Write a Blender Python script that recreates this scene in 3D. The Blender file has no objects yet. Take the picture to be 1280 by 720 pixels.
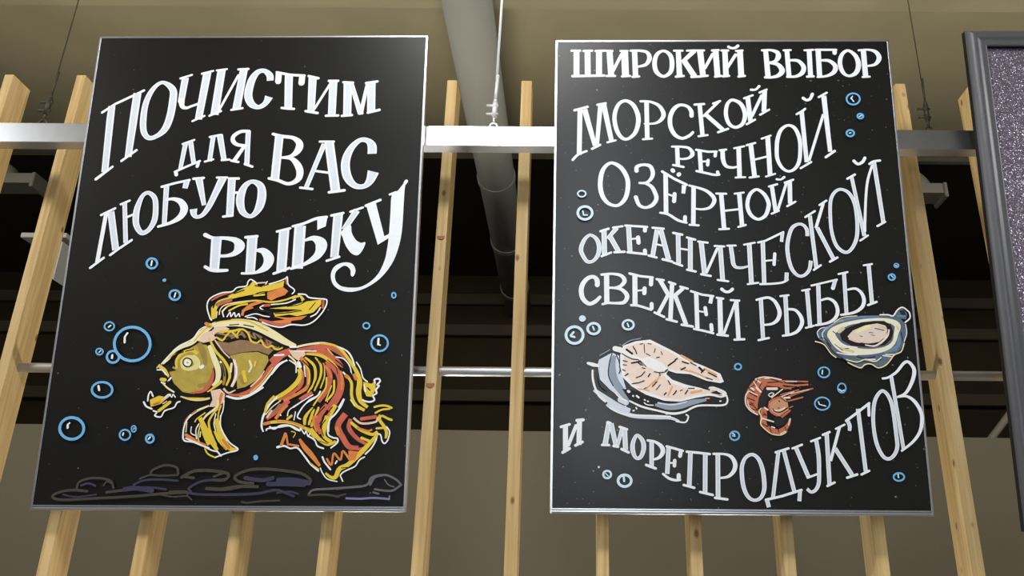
import bpy, bmesh, math, random
from mathutils import Vector, Matrix
from mathutils.geometry import tessellate_polygon

scene = bpy.context.scene
COL = scene.collection
random.seed(7)

# ---------------------------------------------------------------- camera, world, lamps, exposure
cam_data = bpy.data.cameras.new('camera')
cam = bpy.data.objects.new('camera', cam_data)
COL.objects.link(cam)
scene.camera = cam
cam_data.sensor_width = 36.0
cam_data.lens = 1040.0 / 1280.0 * 36.0
cam_data.shift_x = -0.05625
cam_data.clip_end = 60
cam.matrix_world = Matrix(((0.99996, -0.00850, 0.00334, 0.00000), (-0.00000, -0.36533, -0.93088, 0.00000), (0.00913, 0.93084, -0.36531, 1.60000), (0.00000, 0.00000, 0.00000, 1.00000)))

world = bpy.data.worlds.new('shop_air')
scene.world = world
world.use_nodes = True
world.node_tree.nodes['Background'].inputs[0].default_value = (1.0, 0.965, 0.91, 1)
world.node_tree.nodes['Background'].inputs[1].default_value = 0.20

scene.view_settings.view_transform = 'Standard'
scene.view_settings.look = 'None'
scene.view_settings.exposure = 0.0
scene.view_settings.gamma = 1.0
scene.view_settings.use_curve_mapping = False

def lamp(name, loc, target, sx, sy, watts, color):
    d = bpy.data.lights.new(name, 'AREA')
    d.shape = 'RECTANGLE'
    d.size, d.size_y, d.energy, d.color = sx, sy, watts, color
    o = bpy.data.objects.new(name, d)
    COL.objects.link(o)
    o.location = loc
    o.rotation_euler = (Vector(target) - Vector(loc)).to_track_quat('-Z', 'Y').to_euler()
    return o

lamp('ceiling_lamp', (-0.42, -0.05, 4.35), (-0.42, 2.2, 2.4), 0.95, 0.5, 62, (0.985, 0.985, 0.97))
lamp('ceiling_lamp', (-4.6, 0.2, 4.35), (-0.6, 2.3, 2.4), 1.0, 0.8, 120, (0.985, 0.985, 0.97))
lamp('ceiling_lamp', (4.9, 0.4, 4.35), (0.6, 2.3, 2.4), 1.0, 0.8, 120, (0.985, 0.985, 0.97))  # added side fill for the slats, no known lamp on this side
lamp('shop_front_light', (0.05, -3.4, 2.9), (0.05, 2.2, 2.5), 0.6, 3.4, 30, (0.86, 0.93, 1.0)).data.spread = math.radians(110)
up = lamp('added_ceiling_uplight', (0.0, 3.35, 0.9), (0.0, 3.36, 4.4), 7.0, 0.25, 21, (1.0, 0.94, 0.78))  # added unseen light that brightens the ceiling and cuts off towards the rear
up.data.spread = math.radians(52)
lamp('added_partition_fill', (0.0, 3.1, 4.2), (0.0, 4.9, 2.0), 6.0, 0.2, 1.0, (1.0, 0.94, 0.78)).data.spread = math.radians(80)  # added unseen fill to brighten the partition
for x in (-1.0, 0.55):
    lamp('added_slat_fill', (x, 3.6, 1.0), (x, 2.35, 2.3), 0.5, 0.3, 13, (1.0, 0.96, 0.86)).data.spread = math.radians(120)  # added fills below the view, lighting the slat sides from behind

# ---------------------------------------------------------------- materials
def srgb(r, g, b):
    f = lambda c: (c / 255 / 12.92) if c <= 10 else ((c / 255 + 0.055) / 1.055) ** 2.4
    return (f(r), f(g), f(b), 1)

def new_mat(name):
    m = bpy.data.materials.new(name)
    m.use_nodes = True
    return m, m.node_tree.nodes, m.node_tree.links, m.node_tree.nodes['Principled BSDF']

def plain(name, col, rough=0.6, metal=0.0, var=0.08, scale=40.0, bump=0.0, spec=None):
    m, n, l, b = new_mat(name)
    tc = n.new('ShaderNodeTexCoord')
    nz = n.new('ShaderNodeTexNoise')
    nz.inputs['Scale'].default_value = scale
    nz.inputs['Detail'].default_value = 4
    l.new(tc.outputs['Object'], nz.inputs['Vector'])
    mx = n.new('ShaderNodeMix'); mx.data_type = 'RGBA'
    mx.inputs[6].default_value = tuple(c * (1 - var) for c in col[:3]) + (1,)
    mx.inputs[7].default_value = tuple(min(1, c * (1 + var)) for c in col[:3]) + (1,)
    l.new(nz.outputs['Fac'], mx.inputs[0])
    l.new(mx.outputs[2], b.inputs['Base Color'])
    b.inputs['Roughness'].default_value = rough
    b.inputs['Metallic'].default_value = metal
    if spec is not None:
        b.inputs['Specular IOR Level'].default_value = spec
    if bump:
        bp = n.new('ShaderNodeBump')
        bp.inputs['Strength'].default_value = bump
        bp.inputs['Distance'].default_value = 0.004
        l.new(nz.outputs['Fac'], bp.inputs['Height'])
        l.new(bp.outputs[0], b.inputs['Normal'])
    return m

def wood_mat():
    m, n, l, b = new_mat('pine_wood')
    tc = n.new('ShaderNodeTexCoord')
    oi = n.new('ShaderNodeObjectInfo')
    off = n.new('ShaderNodeVectorMath'); off.operation = 'SCALE'
    off.inputs[0].default_value = (3.1, 5.7, 9.3)
    l.new(oi.outputs['Random'], off.inputs['Scale'])
    add = n.new('ShaderNodeVectorMath'); add.operation = 'ADD'
    l.new(tc.outputs['Object'], add.inputs[0]); l.new(off.outputs[0], add.inputs[1])
    mp = n.new('ShaderNodeMapping'); mp.inputs['Scale'].default_value = (1, 1, 0.045)
    l.new(add.outputs[0], mp.inputs['Vector'])
    nz = n.new('ShaderNodeTexNoise'); nz.inputs['Scale'].default_value = 55; nz.inputs['Detail'].default_value = 6
    nz.inputs['Distortion'].default_value = 0.6
    l.new(mp.outputs[0], nz.inputs['Vector'])
    cr = n.new('ShaderNodeValToRGB')
    cr.color_ramp.elements[0].position = 0.30; cr.color_ramp.elements[0].color = srgb(186, 158, 108)
    cr.color_ramp.elements[1].position = 0.70; cr.color_ramp.elements[1].color = srgb(222, 200, 152)
    l.new(nz.outputs['Fac'], cr.inputs[0])
    # broad warm patches along the length
    mp2 = n.new('ShaderNodeMapping'); mp2.inputs['Scale'].default_value = (6, 6, 1.6)
    l.new(add.outputs[0], mp2.inputs['Vector'])
    n2 = n.new('ShaderNodeTexNoise'); n2.inputs['Scale'].default_value = 1.0; n2.inputs['Detail'].default_value = 2
    l.new(mp2.outputs[0], n2.inputs['Vector'])
    mx = n.new('ShaderNodeMix'); mx.data_type = 'RGBA'; mx.blend_type = 'MULTIPLY'
    mx.inputs[7].default_value = srgb(248, 228, 192)
    l.new(n2.outputs['Fac'], mx.inputs[0]); l.new(cr.outputs[0], mx.inputs[6])
    # small scattered knots
    mp3 = n.new('ShaderNodeMapping'); mp3.inputs['Scale'].default_value = (1.4, 1.4, 0.8)
    l.new(add.outputs[0], mp3.inputs['Vector'])
    vo = n.new('ShaderNodeTexVoronoi'); vo.inputs['Scale'].default_value = 11
    l.new(mp3.outputs[0], vo.inputs['Vector'])
    kr = n.new('ShaderNodeValToRGB')
    kr.color_ramp.elements[0].position = 0.06; kr.color_ramp.elements[0].color = (0.85, 0.85, 0.85, 1)
    kr.color_ramp.elements[1].position = 0.13; kr.color_ramp.elements[1].color = (0, 0, 0, 1)
    l.new(vo.outputs['Distance'], kr.inputs[0])
    mk = n.new('ShaderNodeMix'); mk.data_type = 'RGBA'
    mk.inputs[7].default_value = srgb(110, 66, 36)
    l.new(kr.outputs[0], mk.inputs[0]); l.new(mx.outputs[2], mk.inputs[6])
    l.new(mk.outputs[2], b.inputs['Base Color'])
    b.inputs['Roughness'].default_value = 0.6
    b.inputs['Specular IOR Level'].default_value = 0.3
    return m

def board_mat(name, dust):
    m, n, l, b = new_mat(name)
    tc = n.new('ShaderNodeTexCoord')
    nz = n.new('ShaderNodeTexNoise'); nz.inputs['Scale'].default_value = 3.0; nz.inputs['Detail'].default_value = 6
    l.new(tc.outputs['Object'], nz.inputs['Vector'])
    mr = n.new('ShaderNodeMapRange'); mr.inputs[3].default_value = 0.26; mr.inputs[4].default_value = 0.38
    l.new(nz.outputs['Fac'], mr.inputs[0]); l.new(mr.outputs[0], b.inputs['Roughness'])
    sp = n.new('ShaderNodeTexNoise'); sp.inputs['Scale'].default_value = 95; sp.inputs['Detail'].default_value = 2
    l.new(tc.outputs['Object'], sp.inputs['Vector'])
    r2 = n.new('ShaderNodeValToRGB')
    r2.color_ramp.elements[0].position = dust; r2.color_ramp.elements[0].color = (0, 0, 0, 1)
    r2.color_ramp.elements[1].position = dust + 0.03; r2.color_ramp.elements[1].color = (0.6, 0.6, 0.6, 1)
    l.new(sp.outputs['Fac'], r2.inputs[0])
    mx = n.new('ShaderNodeMix'); mx.data_type = 'RGBA'
    b.inputs['Specular IOR Level'].default_value = 0.30
    mx.inputs[6].default_value = (0.0085, 0.0082, 0.0072, 1)
    mx.inputs[7].default_value = (0.32, 0.32, 0.33, 1)
    l.new(r2.outputs[0], mx.inputs[0]); l.new(mx.outputs[2], b.inputs['Base Color'])
    return m

def glitter_mat():
    m, n, l, b = new_mat('violet_glitter_paper')
    tc = n.new('ShaderNodeTexCoord')
    vo = n.new('ShaderNodeTexVoronoi'); vo.inputs['Scale'].default_value = 420
    l.new(tc.outputs['Object'], vo.inputs['Vector'])
    # every flake gets its own tilt
    sub = n.new('ShaderNodeVectorMath'); sub.operation = 'SUBTRACT'; sub.inputs[1].default_value = (0.5, 0.5, 0.5)
    l.new(vo.outputs['Color'], sub.inputs[0])
    sc = n.new('ShaderNodeVectorMath'); sc.operation = 'SCALE'; sc.inputs['Scale'].default_value = 0.75
    l.new(sub.outputs[0], sc.inputs[0])
    ge = n.new('ShaderNodeNewGeometry')
    ad = n.new('ShaderNodeVectorMath'); ad.operation = 'ADD'
    l.new(ge.outputs['Normal'], ad.inputs[0]); l.new(sc.outputs[0], ad.inputs[1])
    nm = n.new('ShaderNodeVectorMath'); nm.operation = 'NORMALIZE'
    l.new(ad.outputs[0], nm.inputs[0]); l.new(nm.outputs[0], b.inputs['Normal'])
    b.inputs['Base Color'].default_value = srgb(118, 108, 124)
    b.inputs['Metallic'].default_value = 0.5
    b.inputs['Roughness'].default_value = 0.32
    return m

M = {}
M['wood'] = wood_mat()
M['board'] = board_mat('black_chalk_paint', 0.735)
M['board_dusty'] = board_mat('dusty_black_chalk_paint', 0.70)
M['trim'] = plain('brushed_aluminium_trim', (0.62, 0.63, 0.66, 1), 0.32, 1.0, 0.06, 60)
M['rail'] = plain('brushed_steel', (0.72, 0.74, 0.80, 1), 0.28, 1.0, 0.05, 50)
M['tube'] = plain('galvanised_tube', (0.55, 0.55, 0.55, 1), 0.42, 0.85, 0.08, 70)
M['chrome'] = plain('plated_and_lit_steel', (0.90, 0.90, 0.91, 1), 0.4, 0.2, 0.03, 50)
M['darkwire'] = plain('dark_and_shaded_steel', (0.06, 0.05, 0.035, 1), 0.6, 0.4, 0.1, 50)
M['frame'] = plain('black_satin_moulding', (0.08, 0.08, 0.088, 1), 0.42, 0.0, 0.1, 30)
M['frameback'] = plain('matte_black_edge', (0.02, 0.02, 0.02, 1), 0.9, 0.0, 0.1, 30, 0.0, 0.1)
M['glitter'] = glitter_mat()
M['concrete'] = plain('olive_grey_concrete', (0.27, 0.235, 0.145, 1), 0.9, 0.0, 0.22, 2.6, 0.2)
M['beige'] = plain('beige_wall_paint', (0.185, 0.155, 0.098, 1), 0.85, 0.0, 0.05, 1.5)
M['floor'] = plain('grey_floor_tile', (0.30, 0.31, 0.34, 1), 0.5, 0.0, 0.1, 3)
M['unlitback'] = plain('painted_shade_brown', (0.030, 0.022, 0.011, 1), 0.9, 0.0, 0.3, 2.0, 0.0, 0.1)  # darkness of the unlit back region is put into this colour
M['duct'] = plain('pale_duct_metal', (0.21, 0.205, 0.175, 1), 0.8, 0.0, 0.08, 4)
M['hopper'] = plain('pale_sheet_metal', (0.62, 0.60, 0.52, 1), 0.6, 0.0, 0.08, 6)
M['batten'] = plain('brown_batten_paint', (0.05, 0.038, 0.019, 1), 0.9, 0.0, 0.2, 5)
M['whiteduct'] = plain('grey_white_sheet_metal', (0.22, 0.20, 0.15, 1), 0.6, 0.0, 0.08, 6)

PAINT = {
    '@': ('white_lettering_paint', (0.88, 0.90, 0.93)), '#': ('thin_white_lettering_paint', (0.70, 0.745, 0.81)), 'W': ('white_paint', srgb(244, 242, 240)),
    'G': ('old_gold_paint', srgb(182, 158, 70)), 'g': ('dark_olive_gold_paint', srgb(158, 134, 66)),
    'R': ('coral_paint', srgb(202, 100, 76)), 'O': ('orange_paint', srgb(222, 132, 66)),
    'Y': ('yellow_paint', srgb(230, 198, 62)), 'C': ('cream_paint', srgb(240, 228, 178)),
    'c': ('pale_yellow_paint', srgb(226, 214, 140)), 'P': ('pale_pink_paint', srgb(234, 202, 176)),
    'K': ('black_paint', srgb(26, 22, 18)), 'T': ('taupe_paint', srgb(148, 116, 84)),
    'L': ('light_grey_paint', srgb(216, 222, 232)), 'l': ('blue_grey_paint', srgb(150, 160, 174)),
    'D': ('charcoal_paint', srgb(36, 34, 36)), 'S': ('salmon_cream_paint', srgb(242, 220, 206)),
    'N': ('peach_paint', srgb(232, 174, 126)), 'B': ('shrimp_orange_paint', srgb(194, 112, 82)),
    'H': ('tan_paint', srgb(204, 150, 112)), 'V': ('slate_paint', srgb(92, 106, 122)),
    'U': ('blue_paint', srgb(108, 138, 164)), 'E': ('violet_paint', srgb(92, 98, 156)),
    'A': ('oyster_cream_paint', srgb(238, 232, 206)), 'M': ('ochre_paint', srgb(214, 204, 160)), 'F': ('flesh_paint', srgb(228, 210, 196)),
    'b': ('sky_blue_paint', srgb(112, 182, 230)), 'w': ('pale_sky_blue_paint', srgb(214, 236, 250)),
    '1': ('grey_chalk', srgb(70, 66, 56)), '2': ('violet_chalk', srgb(60, 58, 80)),
    '3': ('pale_grey_chalk', srgb(104, 102, 106)), '4': ('lilac_chalk', srgb(124, 124, 160)),
}
PM = {}
def paint(k):
    if k not in PM:
        nm, c = PAINT[k]
        var, sc = (0.3, 160) if k in '1234' else (0.28, 45) if k in 'GgTVRO' else (0.06, 90)
        PM[k] = plain(nm, tuple(c[:3]) + (1,), 0.6, 0.0, var, sc, 0.0, 0.25)
    return PM[k]

# ---------------------------------------------------------------- helpers
def link(name, bm, mats, parent=None, smooth=False):
    me = bpy.data.meshes.new(name)
    bm.to_mesh(me); bm.free()
    for m in (mats if isinstance(mats, list) else [mats]):
        me.materials.append(m)
    if smooth:
        for p in me.polygons: p.use_smooth = True
    o = bpy.data.objects.new(name, me)
    COL.objects.link(o)
    if parent is not None: o.parent = parent
    return o

def tag(o, label=None, cat=None, group=None, kind=None):
    if label: o['label'] = label
    if cat: o['category'] = cat
    if group: o['group'] = group
    if kind: o['kind'] = kind
    return o

def empty(name, mat):
    o = bpy.data.objects.new(name, None)
    o.empty_display_size = 0.1
    COL.objects.link(o)
    o.matrix_world = mat
    return o

def box(bm, x0, x1, y0, y1, z0, z1, bevel=0.0):
    r = bmesh.ops.create_cube(bm, size=1.0)
    vs = r['verts']
    for v in vs:
        v.co = Vector((x0 + (v.co.x + .5) * (x1 - x0), y0 + (v.co.y + .5) * (y1 - y0), z0 + (v.co.z + .5) * (z1 - z0)))
    if bevel:
        es = list({e for v in vs for e in v.link_edges})
        bmesh.ops.bevel(bm, geom=es, offset=bevel, segments=2, affect='EDGES')

def cyl(bm, a, b, r, seg=20, caps=True, r2=None):
    a, b = Vector(a), Vector(b)
    d = b - a
    q = d.to_track_quat('Z', 'Y').to_matrix().to_4x4()
    bmesh.ops.create_cone(bm, cap_ends=caps, segments=seg, radius1=r, radius2=r if r2 is None else r2,
                          depth=d.length, matrix=Matrix.Translation((a + b) / 2) @ q)

def torus(bm, c, R, r, axis, seg=24, ring=10):
    q = Vector(axis).to_track_quat('Z', 'Y').to_matrix()
    vs = []
    for i in range(seg):
        t = 2 * math.pi * i / seg
        row = []
        for j in range(ring):
            p = 2 * math.pi * j / ring
            v = Vector(((R + r * math.cos(p)) * math.cos(t), (R + r * math.cos(p)) * math.sin(t), r * math.sin(p)))
            row.append(bm.verts.new(Vector(c) + q @ v))
        vs.append(row)
    for i in range(seg):
        for j in range(ring):
            bm.faces.new((vs[i][j], vs[(i + 1) % seg][j], vs[(i + 1) % seg][(j + 1) % ring], vs[i][(j + 1) % ring]))

def sweep(bm, pts, r, seg=10):
    for a, b in zip(pts, pts[1:]): cyl(bm, a, b, r, seg)

# ---------------------------------------------------------------- the setting
bm = bmesh.new(); box(bm, -9, 9, -1.5, 4.98, 4.5, 4.7)
tag(link('ceiling', bm, M['concrete']), 'olive grey concrete ceiling slab above the signs', 'ceiling', kind='structure')
bm = bmesh.new(); box(bm, -7, 7, 2.5, 3.29, 4.34, 4.5, 0.02)
tag(link('trim_1', bm, M['concrete']), 'concrete ceiling beam running across above the signs', 'beam', kind='structure')
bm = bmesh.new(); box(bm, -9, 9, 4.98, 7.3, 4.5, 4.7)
tag(link('ceiling_rear', bm, M['unlitback']), 'rear part of the ceiling, its shade painted in dark brown', 'ceiling', kind='structure')  # rear zone split off and coloured dark to stand for missing light
bm = bmesh.new(); box(bm, -9, 9, 7.1, 7.3, 0.0, 4.5)
tag(link('wall_back', bm, M['unlitback']), 'back wall behind the wooden slats, coloured dark brown for the unlit depth', 'wall', kind='structure')  # wall colour carries the darkness of the unlit depth
bm = bmesh.new(); box(bm, -6.5, 6.5, 0.0, 0.10, 0.0, 2.611)
o = link('wall_partition', bm, M['beige'])
o.location = (-0.588, 4.90, 0.0); o.rotation_euler = (0, 0, 0.0254)
tag(o, 'beige partition wall low behind the slats', 'wall', kind='structure')
for i, (z, y) in enumerate(((3.9, 7.02), (3.3, 7.0), (4.2, 7.04))):
    bm = bmesh.new(); box(bm, -8.5, 8.5, y, 7.1, z, z + 0.10, 0.005)
    tag(link('trim_%d' % (i + 2), bm, M['batten']), 'dark batten across the upper back wall', 'batten', kind='structure')

bm = bmesh.new(); box(bm, -9, 9, -6, 7.3, -0.1, 0.0)
tag(link('floor', bm, M['floor']), 'pale grey shop floor', 'floor', kind='structure')

# ---------------------------------------------------------------- round duct and fittings under the ceiling
duct = empty('ventilation_duct', Matrix.Translation((-0.49, 2.2, 4.19)))
bm = bmesh.new(); cyl(bm, (0, 0, 0), (0, 4.9, 0), 0.115, 40)
link('duct_pipe', bm, M['duct'], duct, True)
for k in range(3):
    bm = bmesh.new(); y = 2.45 + k * 0.95
    cyl(bm, (0, y, 0), (0, y + 0.05, 0), 0.122, 40)
    link('duct_collar', bm, M['duct'], duct, False)
for k in range(2):
    bm = bmesh.new(); y = 0.6 + k * 1.6
    box(bm, -0.006, 0.006, y, y + 0.03, 0.11, 0.31)
    link('duct_hanger', bm, M['darkwire'], duct)
tag(duct, 'pale round ventilation duct under the ceiling between the two black signs', 'duct')

def bracket_fitting(loc, length, side, label, lab2):
    t = empty('wall_channel', Matrix.Translation(loc))
    bm = bmesh.new()
    box(bm, -length / 2, length / 2, 0, 0.16, 0.0, 0.012); box(bm, -length / 2, length / 2, 0, 0.012, 0.012, 0.07)
    box(bm, -length / 2, length / 2, 0.148, 0.16, 0.012, 0.07)
    link('channel', bm, M['whiteduct'], t)
    bm = bmesh.new(); e = side * (length / 2)
    box(bm, e - 0.012, e + 0.012, -0.01, 0.17, -0.03, 0.075, 0.004)
    link('end_plate', bm, M['whiteduct'], t)
    tag(t, label, 'metal channel')
    d = empty('duct_elbow', Matrix.Translation((loc[0] - side * 0.0, loc[1] + 0.08, loc[2] + 0.012)))
    bm = bmesh.new()
    rows = []
    for i in range(9):
        a = math.pi / 2 * i / 8
        c = Vector((side * -0.12 * (1 - math.cos(a)), 0, 0.0 + 0.17 * math.sin(a)))
        row = []
        for j in range(20):
            p = 2 * math.pi * j / 20
            row.append(bm.verts.new(c + Vector((0.065 * math.cos(p), 0.065 * math.sin(p), 0))))
        rows.append(row)
    for i in range(8):
        for j in range(20):
            bm.faces.new((rows[i][j], rows[i][(j + 1) % 20], rows[i + 1][(j + 1) % 20], rows[i + 1][j]))
    bm.faces.new(rows[0]); bm.faces.new(rows[-1])
    link('elbow', bm, M['whiteduct'], d, True)
    bm = bmesh.new(); torus(bm, (0, 0, 0.02), 0.066, 0.006, (0, 0, 1))
    link('rim', bm, M['darkwire'], d)
    tag(d, lab2, 'duct')
bracket_fitting((-3.74, 4.80, 4.19), 0.42, 1, 'pale metal channel behind the two leftmost wooden slats', 'pale duct elbow standing on the metal channel at far left')
bracket_fitting((2.31, 4.80, 4.17), 0.22, 1, 'short pale metal channel with end plate, behind the slats right of the lettered signs', 'pale duct elbow standing on the metal channel between the right slats')
bm = bmesh.new(); box(bm, -0.22, 0.22, 0, 0.05, 0, 0.038, 0.004)
o = link('cable_tray', bm, M['whiteduct']); o.location = (2.49, 4.9, 4.463)
tag(o, 'thin pale cable tray just under the dark right end of the rail', 'cable tray')
t = empty('sheet_metal_hopper', Matrix.Translation((-3.38, 4.80, 3.57)))
bm = bmesh.new(); box(bm, -0.13, 0.16, 0, 0.12, 0.23, 0.262, 0.003); link('top_flange', bm, M['hopper'], t)
bm = bmesh.new()
vs = [[bm.verts.new((x, y, z)) for x, z in ((-0.02, 0.20), (-0.02, 0.09), (0.02, 0.075), (0.15, -0.06), (0.15, 0.20))] for y in (0.0, 0.12)]
bm.faces.new(vs[0]); bm.faces.new(vs[1][::-1])
for k in range(5): bm.faces.new((vs[0][k], vs[1][k], vs[1][(k + 1) % 5], vs[0][(k + 1) % 5]))
bmesh.ops.recalc_face_normals(bm, faces=bm.faces[:])
link('body', bm, M['hopper'], t)
bm = bmesh.new(); box(bm, -0.015, 0.015, 0.05, 0.08, -0.958, 0.24, 0.002); link('support_post', bm, M['darkwire'], t)
tag(t, 'pale sheet metal hopper behind the slat beside the goldfish sign', 'hopper')
bm = bmesh.new(); cyl(bm, (2.53, 5.08, 2.58), (2.74, 5.08, 2.81), 0.022, 20)
tag(link('slanting_pipe', bm, M['whiteduct']), 'short white pipe slanting up from the partition top at far right', 'pipe')

# ---------------------------------------------------------------- wooden slats
SLATS = [
    (-1.9048, 0.0305, 'cut off by the left edge of the picture'),
    (-1.6636, 0.0305, 'standing just left of the goldfish sign, wide side face showing'),
    (-1.4156, 0.0315, 'showing under the goldfish sign below its left end'),
    (-1.1676, 0.0315, 'showing under the goldfish sign, second from its left end'),
    (-0.9206, 0.0320, 'showing under the middle of the goldfish sign'),
    (-0.6741, 0.0315, 'showing under the goldfish sign below its right half'),
    (-0.4225, 0.0325, 'in the gap between the signs, beside the goldfish sign'),
    (-0.1757, 0.0350, 'in the gap between the signs, beside the seafood sign'),
    (0.0718, 0.0320, 'showing under the seafood sign below its left end'),
    (0.3220, 0.0320, 'showing under the seafood sign, left of its middle'),
    (0.5700, 0.0315, 'showing under the seafood sign, right of its middle'),
    (0.8150, 0.0350, 'showing under the seafood sign below its right end'),
    (1.0680, 0.0340, 'standing just right of the seafood sign, with a dark ring knot'),
    (1.3164, 0.0330, 'half hidden behind the glittery framed board'),
]
for i, (x, w, where) in enumerate(SLATS):
    bm = bmesh.new()
    box(bm, 0, w, 0, 0.092, 0, 2.256 + (0.009 if i < 2 else 0.0), 0.0015)
    o = link('wooden_slat', bm, M['wood'])
    o.location = (x, 2.33, 1.0)
    tag(o, 'pale pine slat ' + where, 'slat', 'vertical pine slats behind the signs')
    if i == 12:
        kb = bmesh.new(); torus(kb, (0.017, -0.0005, 2.02), 0.008, 0.003, (0, 1, 0))
        k_ = link('knot', kb, plain('dark_knot_wood', srgb(86, 50, 26), 0.6), o)
        k_['label'] = 'dark ring knot'
    if i == 6:
        for kz in (1.682, 1.215):
            kb = bmesh.new()
            cyl(kb, (0.016, 0.004, kz - 0.001), (0.016, -0.0004, kz), 0.0125, 24)
            link('knot', kb, plain('reddish_knot_wood', srgb(150, 92, 52), 0.6), o)['label'] = 'reddish knot'

# ---------------------------------------------------------------- rail, tube, hangers
t = empty('hanging_rail', Matrix.Translation((0, 2.155, 2.9005)))
bm = bmesh.new(); box(bm, -3.2, 1.2655, 0, 0.0437, 0, 0.0656, 0.001)
link('rail_bar', bm, M['rail'], t)
bm = bmesh.new(); box(bm, 1.266, 1.2685, -0.0005, 0.0447, -0.0005, 0.0661)
link('joint_strip', bm, M['chrome'], t)['label'] = 'bright strip at the rail joint'
bm = bmesh.new(); box(bm, 1.2705, 3.2, 0, 0.0437, 0, 0.0656, 0.001)
link('rail_bar', bm, M['rail'], t)
tag(t, 'square steel rail hanging on wires behind the black signs', 'rail')

bm = bmesh.new(); cyl(bm, (-3.2, 2.378, 2.2655), (3.2, 2.378, 2.2655), 0.0142, 28)
tag(link('metal_tube', bm, M['tube'], None, True), 'grey round tube threaded crosswise through the wooden slats', 'tube')

def hanger(x, lean, mat, label):
    t = empty('wire_hanger', Matrix.Translation((x, 2.177, 2.966)))
    bm = bmesh.new(); torus(bm, (0, 0, 0.013), 0.0115, 0.0033, (0, 1, 0.0))
    cyl(bm, (0, 0, -0.004), (0, 0, 0.004), 0.007, 12)
    link('eye_bolt', bm, mat, t, True)
    bm = bmesh.new(); cyl(bm, (0, 0, 0.024), (0.001, 0, 0.052), 0.0036, 12)
    cyl(bm, (0.001, 0, 0.046), (0.002, 0, 0.10), 0.0078, 16); cyl(bm, (0.002, 0, 0.10), (0.0025, 0, 0.114), 0.0078, 16, True, 0.004)
    link('wire_gripper', bm, mat, t, True)
    for z in (0.058, 0.088):
        bm = bmesh.new(); cyl(bm, (0.012, 0, z), (-0.024, 0, z), 0.0042, 12)
        link('clamp_screw', bm, mat, t, True)
    bm = bmesh.new(); cyl(bm, (0.002, 0, 0.10), (lean, 0, 1.534), 0.0042 if mat is M['chrome'] else 0.0018, 12)  # lit wire made wider to include its glow
    link('wire', bm, mat, t, True)
    bm = bmesh.new(); cyl(bm, (0.002, 0, 0.10), (0.006, 0, 0.2), 0.0056 if mat is M['chrome'] else 0.003, 12)
    link('wire_sleeve', bm, mat, t, True)
    tag(t, label, 'hanger')
hanger(-0.2444, 0.022, M['chrome'], 'lit-coloured wire hanger with eye bolt holding the rail between the two signs')  # same kind of hanger as the next two, its lit brightness in the colour
hanger(-1.618, 0.01, M['darkwire'], 'thin shade-coloured wire hanger on the rail left of the goldfish sign')  # shade is put into the colour of this hanger
hanger(1.079, 0.01, M['darkwire'], 'thin shade-coloured wire hanger on the rail right of the seafood sign')  # coloured dark for shade, like the left hanger

# ---------------------------------------------------------------- painted strokes
def catmull(pts, closed, n=6):
    out = []; N = len(pts)
    if N < 3 and not closed: return pts
    rng = range(N) if closed else range(N - 1)
    for i in rng:
        if closed: p0, p1, p2, p3 = (pts[(i + k) % N] for k in (-1, 0, 1, 2))
        else: p0, p1, p2, p3 = pts[max(i - 1, 0)], pts[i], pts[i + 1], pts[min(i + 2, N - 1)]
        for s in range(n):
            t = s / n
            out.append(tuple(0.5 * (2 * b + (c - a) * t + (2 * a - 5 * b + 4 * c - d) * t * t + (3 * b - a - 3 * c + d) * t ** 3)
                             for a, b, c, d in zip(p0, p1, p2, p3)))
    if not closed: out.append(pts[-1])
    return out

def stroke(bm, mode, pts, y, mi):
    V = lambda u, v: bm.verts.new((u, y, v))
    faces = []
    if mode in 'pq':
        P = [(a, b) for a, b, _ in pts]
        if mode == 'q': P = catmull(P, True, 4)
        tr = tessellate_polygon([[Vector((a, b, 0)) for a, b in P]])
        vs = [V(a, b) for a, b in P]
        for f in tr:
            try: faces.append(bm.faces.new([vs[i] for i in f]))
            except ValueError: pass
    else:
        closed = mode == 'o'
        if mode in 'cko': pts = catmull(pts, closed)
        N = len(pts); L = []; Rr = []
        for i in range(N):
            a = pts[(i - 1) % N] if (closed or i > 0) else pts[i]
            b = pts[(i + 1) % N] if (closed or i < N - 1) else pts[i]
            dx, dy = b[0] - a[0], b[1] - a[1]
            d = math.hypot(dx, dy) or 1e-9
            nx, ny = -dy / d, dx / d
            w = max(pts[i][2], 0.0004) / 2
            L.append(V(pts[i][0] + nx * w, pts[i][1] + ny * w)); Rr.append(V(pts[i][0] - nx * w, pts[i][1] - ny * w))
        for i in range(N if closed else N - 1):
            j = (i + 1) % N
            faces.append(bm.faces.new((L[i], Rr[i], Rr[j], L[j])))
        if mode in 'sc':
            for end, k in ((0, 1), (N - 1, N - 2)):
                cx, cy, w = pts[end]
                ang = math.atan2(cy - pts[k][1], cx - pts[k][0])
                c = V(cx, cy)
                arc = [V(cx + w / 2 * math.cos(ang + t), cy + w / 2 * math.sin(ang + t))
                       for t in [(-0.5 + s / 6) * math.pi for s in range(7)]]
                for p, q in zip(arc, arc[1:]): faces.append(bm.faces.new((c, p, q)))
    for f in faces: f.material_index = mi

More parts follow.
